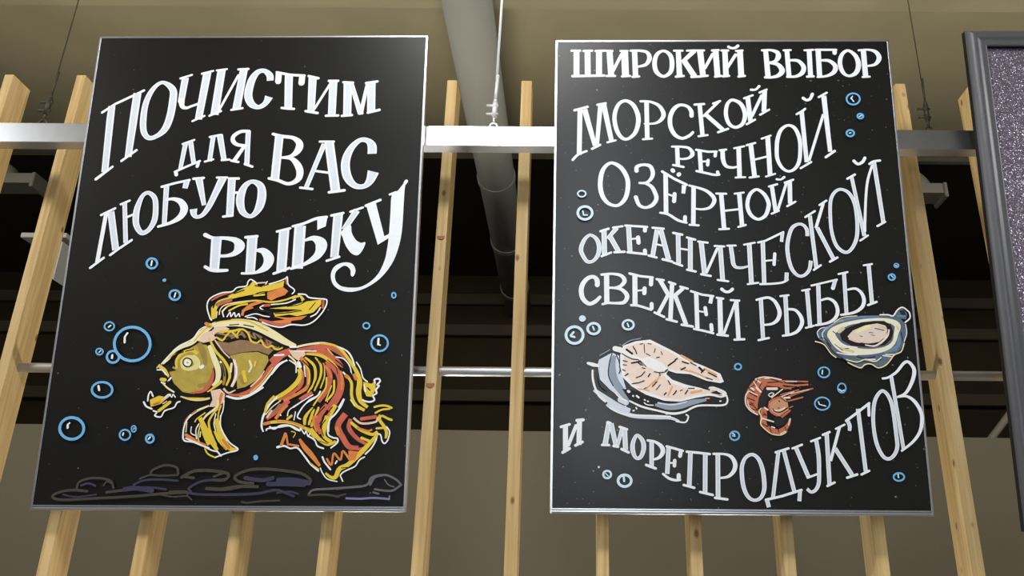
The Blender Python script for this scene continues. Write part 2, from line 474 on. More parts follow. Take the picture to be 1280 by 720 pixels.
def painted(name, data, parent, layer):
    """one part from strokes 'colour mode u,v,w;...' in tenths of a millimetre on the board face"""
    bm = bmesh.new(); mats = []; keys = []
    for s in data.split('|'):
        key, mode = s[0], s[1]
        pts = []; w = 0
        for q in s[2:].split(';'):
            v = [int(a) for a in q.split(',')]
            if len(v) > 2: w = v[2]
            pts.append((v[0] * 1e-4, v[1] * 1e-4, w * 1e-4))
        if key not in keys: keys.append(key); mats.append(paint(key))
        layer[0] += 0.000014
        stroke(bm, mode, pts, -layer[0], keys.index(key))
    bmesh.ops.recalc_face_normals(bm, faces=bm.faces[:])
    for f in bm.faces:
        if f.normal.y > 0: f.normal_flip()
    return link(name, bm, mats, parent)

def sign(mat, w, h, board, label, rows):
    root = empty('chalkboard_sign', mat)
    bm = bmesh.new(); box(bm, -w / 2 + 0.006, w / 2 - 0.006, 0.0, 0.018, 0.012, h - 0.005)
    link('panel', bm, board, root)
    e = 0.0056
    for (x0, x1, z0, z1) in ((-w / 2, -w / 2 + e, 0, h), (w / 2 - e, w / 2, 0, h), (-w / 2, w / 2, h - e, h)):
        bm = bmesh.new(); box(bm, x0, x1, -0.0015, 0.021, z0, z1, 0.001)
        link('edge_trim', bm, M['trim'], root)
    bm = bmesh.new(); box(bm, -w / 2, w / 2, -0.0015, 0.021, 0.0095, 0.0135, 0.001)
    cyl(bm, (-w / 2, 0.006, 0.005), (w / 2, 0.006, 0.005), 0.0058, 16)
    link('bottom_trim', bm, M['trim'], root)
    for sx in (-0.32, 0.32):
        bm = bmesh.new()
        box(bm, sx - 0.02, sx + 0.02, 0.018, 0.0215, h - 0.36, h - 0.22)
        link('back_bracket', bm, M['trim'], root)
    layer = [0.0004]; made = {}
    for name, par, lab, data in rows:
        o = painted(name, data, made.get(par, root), layer)
        if lab: o['label'] = lab
        if par is None: made[name] = o
    tag(root, label, 'sign')
    return root

LEFT = [
    ('lettering', None, "white hand lettered word 'ПОЧИСТИМ'", '@s-4595,11417,77;-4235,11690;-3602,12028;-3433,12125|@b-4332,11626,207;-4326,11177,223;-4269,9540,201|#b-4332,11626,124;-4326,11177,134;-4269,9540,121|@s-4498,9317,92;-4064,9701,75|@b-3618,12038,244;-3630,11175,241;-3640,10006,202|#b-3618,12038,146;-3630,11175,144;-3640,10006,121|@s-3822,9881,75;-3421,10218|@o-2845,12374,119;-2562,12139,208;-2523,11750,231;-2551,11268,229;-2656,10886,210;-2868,10665,140;-3098,10602,145;-3270,10792,181;-3337,11174,194;-3330,11656,183;-3227,12043,163;-3048,12310,119|#o-2845,12374,72;-2562,12139,125;-2523,11750,138;-2551,11268,137;-2656,10886,126;-2868,10665,84;-3098,10602,87;-3270,10792,109;-3337,11174,116;-3330,11656,110;-3227,12043,98;-3048,12310,72|@b-2230,12536,215;-2275,11733,195|#b-2230,12536,129;-2275,11733,117|@c-2263,11782,189;-2216,11604,136;-2091,11556,94;-1962,11604,77;-1761,11684|@s-2378,12513,66;-2043,12627|@b-1584,12708,245;-1692,11187,217|#b-1584,12708,147;-1692,11187,130|@s-1865,11133,64;-1525,11298,65|@s-1745,12665,66;-1417,12756|@b-1160,12788,246;-1230,11329,241|#b-1160,12788,147;-1230,11329,144|@s-1309,12772,60;-1005,12814|@s-1377,11304,70;-1049,11451,71|@b-491,12802,239;-593,11520,241|#b-491,12802,144;-593,11520,145|@s-657,12803,72;-356,12818|@s-739,11488,71;-416,11545|@s-1111,11473,76;-638,12606,78|@k333,12430,202;305,12603,203;133,12751,137;-60,12712,164;-205,12490,223;-274,12165,243;-271,11906,242;-160,11680,212;28,11576,141;188,11630,153;290,11759,189;342,11910,248|#k333,12430,121;305,12603,122;133,12751,82;-60,12712,99;-205,12490,134;-274,12165,146;-271,11906,145;-160,11680,127;28,11576,85;188,11630,92;290,11759,113;342,11910,149|@b882,12618,244;950,11532,229|#b882,12618,147;950,11532,137|@s755,11549,76;957,11523;1122,11516|@s514,12701,84;912,12618,83;1351,12590|@s574,12635,185;578,12406,184|@s1286,12535,185;1282,12355,184|@b1604,12534,244;1638,11386,217|#b1604,12534,146;1638,11386,130|@s1481,12576,77;1778,12504|@s1479,11444,82;1831,11380|@b2234,12418,244;2263,11289,228|#b2234,12418,146;2263,11289,137|@s2099,12418,77;2375,12417|@s2090,11296,76;2452,11301|@s1732,11514,76;2137,12304,77|@b2672,12367,255;2720,11288,240|#b2672,12367,153;2720,11288,144|@s2537,12371,77;2823,12357|@s2565,11288,76;2860,11313|@b2780,12318,136;3109,11367,158|#b2780,12318,82;3109,11367,95|@b3123,11383,129;3260,12301,101|@b3376,12375,249;3424,11414,240|#b3376,12375,149;3424,11414,144|@s3219,12343,77;3554,12394|@s3330,11389,82;3666,11477|@s3080,11357,76;3168,11370'),
    ('lettering', None, "white hand lettered word 'ДЛЯ'", '@s-2073,10405,64;-1741,10536|@b-1987,10426,145;-2054,9630,120|#b-1987,10426,87;-2054,9630,72|@b-1843,10467,151;-1683,9816,132|#b-1843,10467,91;-1683,9816,79|@s-2205,9537,69;-1927,9676;-1507,9872|@s-2175,9531,109;-2151,9450|@s-1545,9809,98;-1566,9707|@s-1291,10624,70;-972,10693|@b-1191,10661,140;-1221,9862,138|#b-1191,10661,84;-1221,9862,83|@b-1002,10693,180;-799,9908,155|#b-1002,10693,108;-799,9908,93|@s-1358,9853,63;-1115,9924|@s-863,9899,69;-644,9917|@b-169,10818,151;-114,9751,149|#b-169,10818,91;-114,9751,89|@s-175,9776,75;53,9695,74|@c-153,10802,99;-389,10793,105;-578,10660,122;-592,10503,128;-454,10383,110;-199,10345,93|@b-242,10329,104;-506,9861,126|@s-582,9883,75;-372,9839'),
    ('lettering', None, "white hand lettered word 'ВАС'", '@c571,10715,87;838,10642,104;1167,10594,116;1355,10452,191;1382,10295,225;1293,10123,173;1125,10014,86;879,9974,75|@c879,9974,75;1160,9952,115;1350,9781,189;1455,9564,211;1443,9348,188;1308,9210,131;1107,9170,102;836,9272,97;568,9333,80|@b764,10673,255;746,9302,251|#b764,10673,153;746,9302,150|@s1972,10473,69;2385,10472|@b2110,10403,150;1676,9041,136|#b2110,10403,90;1676,9041,82|@b2244,10466,275;2540,8948,277|#b2244,10466,165;2540,8948,166|@s1923,9557,74;2306,9501|@s1510,9047,74;1862,9004|@s2355,8903,85;2795,8963|@k3532,10088,264;3511,10338,259;3369,10502,162;3148,10511,144;2926,10292,196;2799,9996,244;2776,9686,263;2871,9346,250;3090,9107,176;3353,9085,147;3517,9253,238;3602,9536,336|#k3532,10088,158;3511,10338,156;3369,10502,97;3148,10511,87;2926,10292,118;2799,9996,146;2776,9686,158;2871,9346,150;3090,9107,105;3353,9085,88;3517,9253,143;3602,9536,202'),
    ('lettering', None, "white hand lettered word 'ЛЮБУЮ'", '@s-4189,8217,73;-3808,8420|@b-4050,8269,118;-4114,6807,121|@b-3919,8314,203;-3631,7176,200|#b-3919,8314,122;-3631,7176,120|@s-4292,6645,72;-3945,6939|@s-3769,7022,72;-3549,7206;-3208,7467|@s-3658,8541,68;-3416,8654|@b-3553,8587,136;-3370,7384,133|#b-3553,8587,81;-3370,7384,80|@s-3439,8148,67;-3247,8238,68|@o-2891,8892,114;-2695,8723,153;-2624,8374,163;-2628,8042,168;-2755,7772,140;-2946,7682,145;-3117,7892,174;-3174,8163,191;-3159,8465,175;-3055,8800,125|#o-2891,8892,68;-2695,8723,92;-2624,8374,98;-2628,8042,101;-2755,7772,84;-2946,7682,87;-3117,7892,104;-3174,8163,115;-3159,8465,105;-3055,8800,75|@s-2533,9075,74;-2136,9192;-1743,9283|@b-1816,9259,177;-1849,9025,153|#b-1816,9259,106;-1849,9025,92|@b-2394,9090,159;-2323,7907,140|#b-2394,9090,96;-2323,7907,84|@c-2341,8684,74;-2139,8702,102;-1926,8616,175;-1800,8404,225;-1876,8177,185;-2116,7997,106;-2492,7868,73|@s-1630,9320,80;-1334,9345|@b-1472,9320,217;-1234,8510,124|#b-1472,9320,130;-1234,8510,74|@s-948,9357,68;-647,9356|@k-772,9350,240;-936,8890,198;-1095,8464,169;-1244,8222,129;-1410,8156,107;-1502,8252,174;-1529,8398,220|#k-772,9350,144;-936,8890,119;-1095,8464,101;-1244,8222,78;-1410,8156,64;-1502,8252,105;-1529,8398,132|@b-506,9319,228;-459,8192,219|#b-506,9319,137;-459,8192,131|@s-586,9325,80;-308,9325|@s-645,8168,73;-379,8198|@s-411,8890,74;-296,8896|@o110,9232,125;341,9103,210;415,8828,260;381,8494,248;258,8252,163;106,8177,123;-95,8312,185;-193,8585,237;-190,8859,238;-84,9119,170|#o110,9232,75;341,9103,126;415,8828,156;381,8494,149;258,8252,98;106,8177,74;-95,8312,111;-193,8585,142;-190,8859,143;-84,9119,102'),
    ('lettering', None, "white hand lettered word 'РЫБКУ'", '@c-1108,7622,122;-882,7527,100;-624,7527;-421,7509,117;-214,7450,178;-88,7281,310;-193,7088,171;-399,7006,99;-613,6994,88|@b-771,7563,306;-741,6574,274|#b-771,7563,184;-741,6574,164|@c-1009,6677,93;-843,6589,99;-641,6566,104;-371,6575,82|@b257,7578,300;285,6496,274|#b257,7578,180;285,6496,164|@s64,7548,83;392,7578|@c415,7162,83;618,7133,193;786,6912,297;716,6678,230;501,6531,104;278,6487,71;56,6487|@b1151,7771,295;1169,6532,284|#b1151,7771,177;1169,6532,171|@s946,7718,72;1320,7816|@s960,6479,77;1387,6643|@b1601,7891,329;1616,6620,323|#b1601,7891,197;1616,6620,194|@c1387,7876,72;1697,7957,84;2031,8101,89;2344,8155,78|@p2074,8116,0;2367,8167;2336,7876;2100,7765|@c1779,7459,78;2018,7518,155;2245,7340,337;2174,7030,231;1873,6790,115;1570,6672,99;1445,6625,77|@b2669,8251,280;2644,6957,236|#b2669,8251,168;2644,6957,142|@s2471,8197,73;2812,8275|@s2437,6854,71;2785,6972|@s3011,8311,67;3364,8438|@b3201,8356,196;2860,7771,156|#b3201,8356,118;2860,7771,93|@q2792,7712,0;3036,7921;3095,7682;3223,7474;3371,7385;3499,7400;3466,7237;3363,7060;3252,7016;3105,7090;2949,7296;2847,7533|@p3461,8492,0;3730,8583;4031,7578;4170,7652;4177,7533;3860,7326|@s3447,8492,79;3855,8667|@q4592,9252,0;4545,9038;4537,8491;4525,7712;4438,7178;4289,6767;4027,6389;3703,6128;3374,5983;3094,5954;2835,6026;2655,6185;2582,6416;2625,6620;2757,6752;2981,6811;3183,6752;3275,6563;3220,6402;3147,6431;3123,6592;3017,6694;2903,6694;2742,6562;2701,6417;2750,6243;2914,6113;3171,6075;3451,6099;3724,6258;3936,6505;4084,6884;4136,7237;4159,7593;4170,8190;4179,8825;4346,8947;4495,9160|@s4578,9237,102;4551,9191|@s4121,8831,68;4291,8901'),
    ('goldfish_drawing', None, 'painted goldfish with an orange and yellow veil tail', 'Gp-1691,3689,0;-1586,3855;-1493,4022;-1299,4273;-985,4470;-731,4443;-563,4163;-476,3858;-450,3472;-625,3170;-947,3087;-1256,3141;-1532,3387|Rk-498,3803,24;-475,3582,97;-560,3334,145;-708,3170,97;-1032,3109,34|gc-927,4442,148;-788,4191,172;-703,3913,98|Gp-60,4137,0;266,4221;708,4250;996,4139;1036,4000;804,3503;465,3283;237,3227;178,3694;35,4026|Tp-492,4555,0;-123,4500;176,4585;569,4557;1148,4307;1021,4167;706,4278;265,4235;-61,4151;-302,4331|gc397,3419,145;302,3556,121|gc-805,3306,121;-590,3362,97|Ck-591,4978,124;-179,5064,199;242,5059,223;672,4952,248;1112,4727,222;1463,4531,172;1751,4414,98|Yc-547,5091,50;-47,5149;378,5107;670,4980;934,4839,49|Kc-601,5077,30;-438,5126;-133,5166|Ks-145,5001,30;106,5019|Ks247,5008,30;532,4952|Ck-1898,3910,44;-1698,4105,83;-1475,4357,108;-1156,4498,123;-957,4723,173;-725,4921,149;-544,5063,74|Pp-994,4554,0;-851,4780;-633,4837;-532,4950;-311,4978;-134,4894;-394,4696;-575,4555;-821,4498|Yc-1078,4554,44;-882,4808,45;-703,4978|Wc-1925,3910,32;-1732,4161;-1508,4399;-1140,4610;-972,4864;-761,4992|Kc-1691,4050,29;-1571,4217;-1441,4301|Yc-1747,4049,34;-1624,4189|Tc-453,4724,148;-112,4668;157,4782;383,4754;584,4698;906,4530;1224,4391,147|Kc-507,4710,84;-280,4668;-108,4626|Kc101,4781,109;263,4838;391,4669|Kc492,4782,89;614,4670;706,4586|Kc815,4614,84;964,4502|Kc1106,4474,74;1250,4419|Ts211,4796,64;313,4669|Ts544,4768,54;612,4636|Rs917,4558,44;997,4446|Yc-474,4654,49;-298,4570;-200,4710;-70,4809;114,4641;91,4739;203,4880;380,4782;499,4557;657,4501;777,4572;857,4446;975,4376;1097,4418;1173,4335;1286,4321;1379,4363|Yc-406,4809,64;-211,4823;-17,4838;147,4880|Ck-660,4429,98;-501,4108,147;-340,3748,156;-325,3472,131;-447,3307,73|gc-357,4053,73;-193,3803;-138,3528;-149,3363|Kc-421,4136,34;-226,3859;-143,3583|Yc-665,4611,49;-463,4275,69;-215,4025,78;-52,3776,83;3,3556,73;-63,3336,58|Kk-520,4555,49;-324,4276,64;-79,4053,83;98,3804;111,3528,68;50,3309,44|Pc-507,4569,35;-268,4276,34;-54,4081|Pk76,4026,73;153,3804,93;166,3529,92;80,3282,72|Wc62,4026,34;170,3777;166,3529;77,3309|Ws-293,3969,49;-278,3956|Cs18,3915,63;12,3693|co-1194,4078,147;-1038,4051;-953,3912,122;-1024,3801;-1160,3773;-1305,3828;-1348,3967;-1302,4050|cs-1208,3953,171;-1163,3926|Yk-1493,3773,63;-1516,4022,73;-1362,4217,88;-1133,4288,98;-955,4190,88|ck-1064,4162,34;-923,4024,73;-892,3857,83;-991,3746,49|Ko-1221,4073,34;-1109,4018;-1082,3926;-1126,3843;-1222,3834;-1313,3898;-1329,3995;-1289,4056|Wo-1214,4009,54;-1147,3954;-1178,3884;-1258,3906;-1266,3981|Ks-1197,3953,24;-1185,3945|Ws-818,3816,98;-779,3844|Ks-1598,3966,44;-1551,3842|Ks-1498,4189,34;-1351,4245|Ks-1297,4259,29;-1080,4316|Kp-1828,3910,0;-1488,3731;-1705,3689|Ys-1959,3841,98;-1807,3730,97;-1712,3579|Ws-2017,3744,39;-1878,3744;-1719,3565|Ks-1923,3655,49;-1731,3551|Ys-1875,3482,97;-1777,3468|Ws-1677,3441,49;-1617,3524|Ws-1865,3399,39;-1765,3372|Ps-2037,3799,34;-1978,3888|Cc-1870,3910,34;-1807,3966;-1719,4049|Ck-1836,3386,34;-1682,3249,48;-1475,3127,43|Yk-198,3445,73;-412,3239,87;-566,3129,58|Kk-1524,3318,34;-1224,3100,43;-886,3033,53;-563,3102;-254,3308,34|Kk-1677,3441,24;-1516,3250|ck-1297,3018,34;-986,2937,63;-710,2930,67;-481,2974,53|Ys-1099,2972,39;-631,2966,38|Rk17,3077,48;239,3058,72;482,3105,92;743,3256,97;949,3421|Ps755,3434,39;804,3503|Pk-136,3240,58;13,3117,48;198,3200,34|Wk-47,3035,48;220,2968,63;492,2996,53;754,3133,48;961,3279|Yc325,3023,24;621,3092;878,3284|Rk320,3077,72;586,3174,96;839,3421,111;1083,3779,131;1285,4001,122;1412,4140,108|Cc509,3999,54;574,3833,68;523,3695,49|Ys660,3861,58;678,3972,59|Ys450,3447,97;371,3694|Pk603,3283,43;830,3517,44;949,3723|Kk906,3586,19;1000,3779;1048,3862|Yc617,3133,34;920,3435;1163,3807|Wk317,2963,48;596,3065,58;853,3256;1100,3586,48;1270,3849,49;1426,3968,44;1562,4007,34'),
    ('tail_fin', 'goldfish_drawing', None, 'Rk1124,3945,219;1329,4140,220;1623,4280,171|Ws1189,4153,49;1437,4168|Wc1151,3628,44;1350,3890;1533,4015|Pp1565,4308,0;2012,4267;2048,4169;1867,4002;1692,4113|Ws1613,4391,64;1752,4392|Wc1616,4016,34;1748,3933;1809,3864;1823,3684|Cc1592,4140,49;1756,4002;1852,3836|Ws1871,3947,97;1921,3836|Rk1787,4308,49;2062,4337,108;2336,4393,123;2641,4394,137;2927,4283;3191,4061,73|Ck1781,4386,59;2081,4454;2467,4500;2748,4455|Yk2412,4491,39;2776,4450,54;3037,4297,73;3277,4006,83;3490,3702,107;3590,3428,145;3579,3155,149;3649,2911,120;3851,2736,81|Ts2758,4310,49;3017,4172|Ok3411,3647,97;3504,3483|Wk2904,4408,34;3176,4283,44;3326,4103,49;3424,3868,34|Rk2259,4309,49;2540,4254,171;2772,4115,156;2947,3977,146;3110,3825,49|Yc2645,4338,34;2796,4171|Ws1734,4274,32;2331,4276|Wc2897,4110,34;3108,4061;3286,3867;3357,3619|Ws3119,3688,44;3207,3605|Os3208,3592,97;3280,3537|Yk3280,3537,63;3373,3373,77;3395,3046,82;3520,2802,91;3774,2655,72|Cc3374,2937,29;3494,2775|Ok2045,4197,64;2378,4203,88;2665,4060|Yk2074,4192,49;2437,4156,73;2724,4004,93;2963,3756,82;3088,3536,58|Rk2616,3976,73;2848,3811,146;3029,3591,169;3079,3263,202;2964,2936,206;2765,2665,191|Ok3047,3729,49;3105,3482,72;3110,3208,58|Kc2667,4032,24;2902,3839;2970,3646|Yc2054,4086,54;2290,3893,73;2364,3644;2329,3370,63;2196,3137,43|Yc2331,4087,39;2484,3893,63;2506,3590;2370,3192,43|Yc2564,3921,39;2616,3590;2530,3261|Ok1914,4100,88;2099,3864,112;2179,3534,106;2145,3260;1753,3014,86;1543,2904,72|Yc2035,3975,39;2196,3672;2192,3370|Yk1898,3781,121;1953,3616,131;1860,3396,130;1605,3149,120;1265,2944,106|Ok1987,3699,63;2016,3506;1923,3287|Rk2040,3561,39;1976,3314,97;1694,3068,87;1405,2918,48|Ws2030,3864,34;2088,3575|Kk2073,3479,34;2086,3314;1854,3123|Rk2622,3893,97;2767,3590,145;2698,3207,144;2503,2880,105|Oc2420,4004,49;2685,3783;2813,3536,48|Yc2675,3535,48;2667,3261;2495,2989;2373,2785|Yc2887,3454,58;2894,3153;2745,2935|Yc2828,3317,34;2738,3044;2693,2908|Kc1977,4003,34;2202,3782;2264,3507;2202,3233;2078,3069|Kc2210,4045,39;2417,3865;2440,3590;2347,3315|Kc2417,4045,34;2555,3866;2568,3562;2475,3261|Kc2797,3756,24;2938,3509;2947,3180;2827,2935|Kc3162,3867,34;3357,3619;3456,3373;3477,3046;3601,2802,33|Kc2888,4032,29;3064,3894;3169,3757|Wc2330,3070,31;2116,2933;1831,2729|Wk2529,3166,43;2464,3043,38;2253,2934,34;2077,2730,33|Rk2320,3124,96;2135,3042;1979,2933|Wk3195,2964,58;3110,2801,57;3061,2720,53|Rk1120,2417,95;1272,2552,143;1502,2742,144;1707,2905,96|Ok1365,2418,86;1536,2661;1661,2796|Ps1143,2471,57;1238,2633|Ts1297,2579,72;1443,2796|Wk1369,3012,48;1169,2795,57;1031,2497,62;1006,2229,52;1069,2069,38|Cc1096,2538,29;1256,2741;1461,2904|Yk1285,3039,63;1112,2822,62;1065,2578|Oc1077,2283,86;1426,2351;1810,2312,81;2091,2201;2370,2113,95|Ys1479,2365,48;1809,2325|Wk1148,2096,43;1157,2149,38;1305,2176,43;1493,2198;1681,2231,47;1817,2226;2044,2112|Wc2338,3070,29;1985,2852;1727,2661;1686,2500|Wc2532,3157,48;2438,3016,43;2152,2825,34;2005,2608,43;1961,2474,38;2047,2415,33|Wc1895,2608,29;1872,2393|Ws1493,2526,33;1507,2512|Ys1693,2419,67;1795,2500|Yc2353,2690,86;2179,2474,95;2172,2286,71|Ys2383,2664,72;2288,2287,71|Yc2515,2718,62;2361,2234|Rk2755,2800,144;2558,2502,167;2529,2154,142|Yk2973,2800,120;2829,2530,143;2710,2288,133;2673,2048,118|Oc2823,2611,72;2733,2342,71|Kc2694,2503,24;2603,2261;2590,2074|Kc1543,2580,33;1775,2743;2006,2933,34|Kc2316,2825,34;2114,2609,33;2076,2393|Kc2429,2772,33;2258,2501;2248,2287|Kc2677,2745,33;2476,2502;2419,2180|Kc2895,2746,29;2722,2503;2574,2288,28|Wk3195,2964,53;3114,2747;2965,2531,52;2838,2396,57;2828,2075,47|Ys2718,2935,29;2749,2881|Yc1265,2324,71;1672,2338;2005,2259;2260,2126;2464,1941|Oc1426,2351,33;1809,2325;2172,2206|Wc1234,2203,47;1361,2150;1517,2236;1734,2245;1932,2152|Wc1905,2152,33;2058,2099;2066,2179;2187,2019;2221,2100;2286,1967;2336,2020|Ok2422,2502,143;2465,2288,142;2561,2101|Yk2776,2503,133;2727,2235;2719,1968,94;2934,1804|Rk2480,2448,95;2524,2234;2621,2021|Kc2729,2396,29;2634,2208,28;2706,1968|Wk2913,2490,38;2822,2316,43;2824,2022;2952,1929,42;3090,1895,47;3084,1784;2918,1646,38|Yk2339,2153,118;2575,1901,104;2830,1743,80;3041,1823,71|Ys2831,1730,61;3042,1810|Kc2607,1835,19;2829,1756|Wc2286,1967,43;2470,1861,42;2563,1702;2730,1637|Rk3263,2559,167;3080,2236,166;3238,1917,151;3429,1679,141;3673,1667,94|Os3043,2183,95;3108,2023|Rk3408,2425,95;3382,2184,118;3603,1918,104;3911,1734,71|Rk3370,1758,71;3621,1627,70;3835,1654|Pk3487,2452,57;3714,2305;4092,2347;4138,2481|Rs3707,2426,95;4084,2481|Yc3442,2318,81;3698,2132,80;4003,2013;4135,2066|Oc3613,2185,52;3889,2106;3996,2133|Ys3738,1919,71;3945,1840|Kc3650,2025,19;3899,1946|Yk4217,2535,95;4197,2401,85;4343,2214;4406,2054;4387,1908,61|Ys4129,2173,57;4318,2187|Wc4398,2214,38;4486,2081;4449,1868;4368,1775;4296,1841;4247,2000;4164,2027|Wc4164,2027,42;4121,1841;4024,1655;3872,1496|Yk4164,2027,61;4064,1893,94;3837,1628,127;3609,1390,131;3406,1206,117;3198,1100,126;3105,891,116;2971,891,79;2830,994,56|Ks3250,1127,23;3410,1140|Wc3850,1417,37;3720,1338;3622,1181;3467,1101;3311,1023;3236,944|Ws3231,931,35;3305,783|Wc3154,775,30;2895,839;2750,994;2686,1124|Ok2062,1886,57;2214,1675,127;2419,1464,131;2669,1177,70|Wc1484,1666,61;1671,1699,52;1838,1633,42;2027,1647,47;2232,1437;2410,1228;2638,1046,42|Os1587,1725,80;1671,2018|Os1701,1991,52;1762,1739|Os1803,1739,52;2049,1700|Ys2394,1254,33;2649,1085|Yc1829,2085,24;1941,2045;1896,1925|Ws2719,1413,47;2782,1282;2958,1086|Oc2844,1361,56;2976,1204;3022,1506;3209,1336;3261,1573;3478,1337;3561,1508|Ws3081,1244,42;3117,1309|Op3408,1587,0;3679,1561;3587,1311;3421,1389|Ks3617,3868,29;3632,3854|Yp3699,3428,0;3922,3374;4027,3457;4042,3211;3943,3020;3806,3033;3713,3210|Ks3819,3265,39;3892,3197,38|Wc3473,3965,34;3595,3785;3679,3538;3809,3429|Wc4017,3402,48;3998,3484;4107,3512;4152,3443;4075,3347;4131,3320;4055,3211;4074,3116;3983,3047;4030,2939;3924,2885;3787,2898;3708,2933|Ws3718,3346,34;3771,3156|Yc4041,2744,57;4203,2783;4367,2778;4506,2724|Yc4078,2588,52;4236,2669;4453,2697|Yc4273,2508,62;4440,2428;4523,2402'),
    ('dorsal_fin', 'goldfish_drawing', None, 'Yp-665,5148,0;-700,5490;-498,5720;-119,5893;311,6124;411,6269;597,6096;1153,6212;1290,6270;1276,6096;754,5923;115,5807;-326,5691;-531,5490;-555,5177|Rk-721,5691,40;-455,5849,65;-152,5936,50|Tk-565,5548,100;-433,5634;-131,5720|Rs-483,5576,75;-185,5691|Kc-644,5490,40;-552,5691;-252,5806|Kc-91,5893,35;182,5994|Kc481,6125,35;710,6096;874,6168|Op839,5923,0;1248,6096;1428,5967;1339,5851;1134,5779;972,5693;854,5750|Yc112,5836,75;442,5937,100;770,6067,101;1158,6154,91|Kc397,5807,30;613,5923;836,5952|Ys479,5836,55;759,5865|Cc-454,5291,30;-430,5462;-286,5577;45,5649;408,5692|Yc-379,5376,50;-199,5548;188,5635;521,5692;976,5650;1364,5716;1638,5823|Ok184,5377,65;420,5563,100;749,5664,50|Yc-185,5405,50;83,5548;305,5592|Yc-612,5177,40;-601,5347;-531,5490|Cc-530,5205,30;-519,5376|Wc-322,5234,35;-365,5376;-277,5491|Wc-224,5234,35;-152,5362;-117,5234;-38,5348;16,5229;91,5320;127,5235|Ok195,5263,75;238,5406,65;483,5492,35|Yp936,5464,0;1492,5536;1932,5665;2378,5723;2374,5580;2180,5352;1740,5251;1512,5294;1124,5236;1059,5336;1505,5379;1837,5437;1358,5450|Op1068,5236,0;1519,5208;2019,5266;1859,5152;1610,5123;1480,4996;1202,4981;968,5094;1411,5151|Rk683,5150,74;969,5080;1255,5009;1589,5038|Rs759,5549,75;927,5564|Kc1437,5522,25;1770,5579;1932,5665|Ks2062,5437,25;2215,5637|Kc1116,5322,30;1507,5351;1839,5408|Wc982,5578,35;1400,5622;1646,5722|Wc771,5421,32;674,5492;759,5555|Yk1559,5751,50;1750,5823,75;1873,5694,100|Ks1754,5780,40;1802,5708|Rs2436,5695,70;2437,5495|Kc544,5435,55;887,5378;1007,5293|Wc282,5235,32;555,5315;785,5258;956,5230|Wc341,5207,35;509,5207;626,5150|Wc2119,5238,40;2267,5323;2366,5494|Kc1612,5095,25;1973,5138;2163,5209|Rs1343,6314,61;1368,6183,60|Wc-649,5134,37;-704,5205;-816,5519,38;-755,5748;-460,5907;-153,5951;-23,6066;228,6110;272,6240;352,6298;533,6183|Ps560,6197,40;757,6212|Ws775,6168,33;811,6241|Wc874,6168,35;1123,6241;1314,6328;1367,6372;1413,6154;1579,6025;1599,5952;1548,5889|Wc1718,5881,40;1916,5866;2036,5780;2348,5746;2461,5738;2535,5695;2518,5537;2407,5323;2200,5096;1956,4997;1591,5010;1317,4939;1034,4981;774,5071|Os-793,5034,89;-677,4992|Ys-680,5020,55;-649,5001'),
    ('pelvic_fin', 'goldfish_drawing', None, 'Pp-474,3171,0;-218,3226;-66,3090;-72,2872;-223,2736;-470,2735;-393,2926|Ok-152,3117,72;-185,2899,86;-198,2628,48|Ck-473,2763,48;-787,2626,62;-1013,2437;-1080,2302,48|Rk-789,2640,34;-1016,2464,33;-1105,2275|Wk-941,2531,33;-1077,2275,38;-1096,1954,47;-1027,1821,43;-807,1796,47;-524,1691;-341,1633,38|Ck-242,2926,48;-250,2736,62;-502,2519;-597,2384,43|Wc-75,2899,31;-78,2656;-125,2440;-103,2091;52,1905;201,1627|Yc-144,2764,38;-198,2493;-133,2118|Yc-245,2682,57;-409,2412;-416,2224;-288,1904|Yc-562,2573,33;-764,2411;-810,2330|Wc-264,2547,29;-286,2278;-209,2064,28|Yk-640,2277,52;-530,2010,85;-364,1718,94|Yk-425,2170,71;-334,1957,104;-198,1692,118|Yk-253,2091,62;-79,1851,128;149,1614,104|Os-258,1745,94;-196,1665|Os-52,1852,71;78,1640|Wc-695,2277,31;-760,2116;-720,1876|Wc-891,2195,26;-887,2035;-771,1969|Cc-1029,2329,26;-1026,2061|Os-1017,1981,85;-785,1849|Os-755,1822,57;-472,1717|Yc-662,2223,38;-688,1956;-644,1796|Ws-631,2063,28;-631,1929|Kc-534,2304,24;-468,2063|Yk-685,2438,115;-323,1851,132;-121,1576,85|Yk-245,2412,134;3,1852,142;243,1614,113;417,1615,57|Os3,1852,76;187,1640,75|Wc-127,2494,38;-84,2172;171,1799;434,1599;145,1508;-167,1385|Yc-461,1611,42;-366,1480;-178,1391|Ws-131,1560,42;-9,1428|Wc-1007,1891,38;-638,1743;-296,1585;-129,1544'),
    ('pectoral_fin', 'goldfish_drawing', None, 'Yp-2112,2920,0;-1877,3030;-1624,2990;-1796,2813;-2062,2730|Os-2041,2785,34;-1806,2894|Ys-1829,2623,86;-1554,2854,87|Ps-1728,2935,67;-1577,3058,68|Wc-2164,2893,41;-2161,3056;-2111,3139;-2035,3016|Wc-2270,2860,48;-2187,2744;-2028,2676|Wc-1980,2622,41;-1879,2582;-1923,2493;-1755,2461;-1664,2623;-1427,2711;-1360,2841;-1281,2874|Wc-1707,2990,29;-1606,3072;-1514,2990;-1496,3072;-1418,2991|Ws-1741,2813,24;-1639,2881|Ks-1986,2785,19;-1827,2840'),
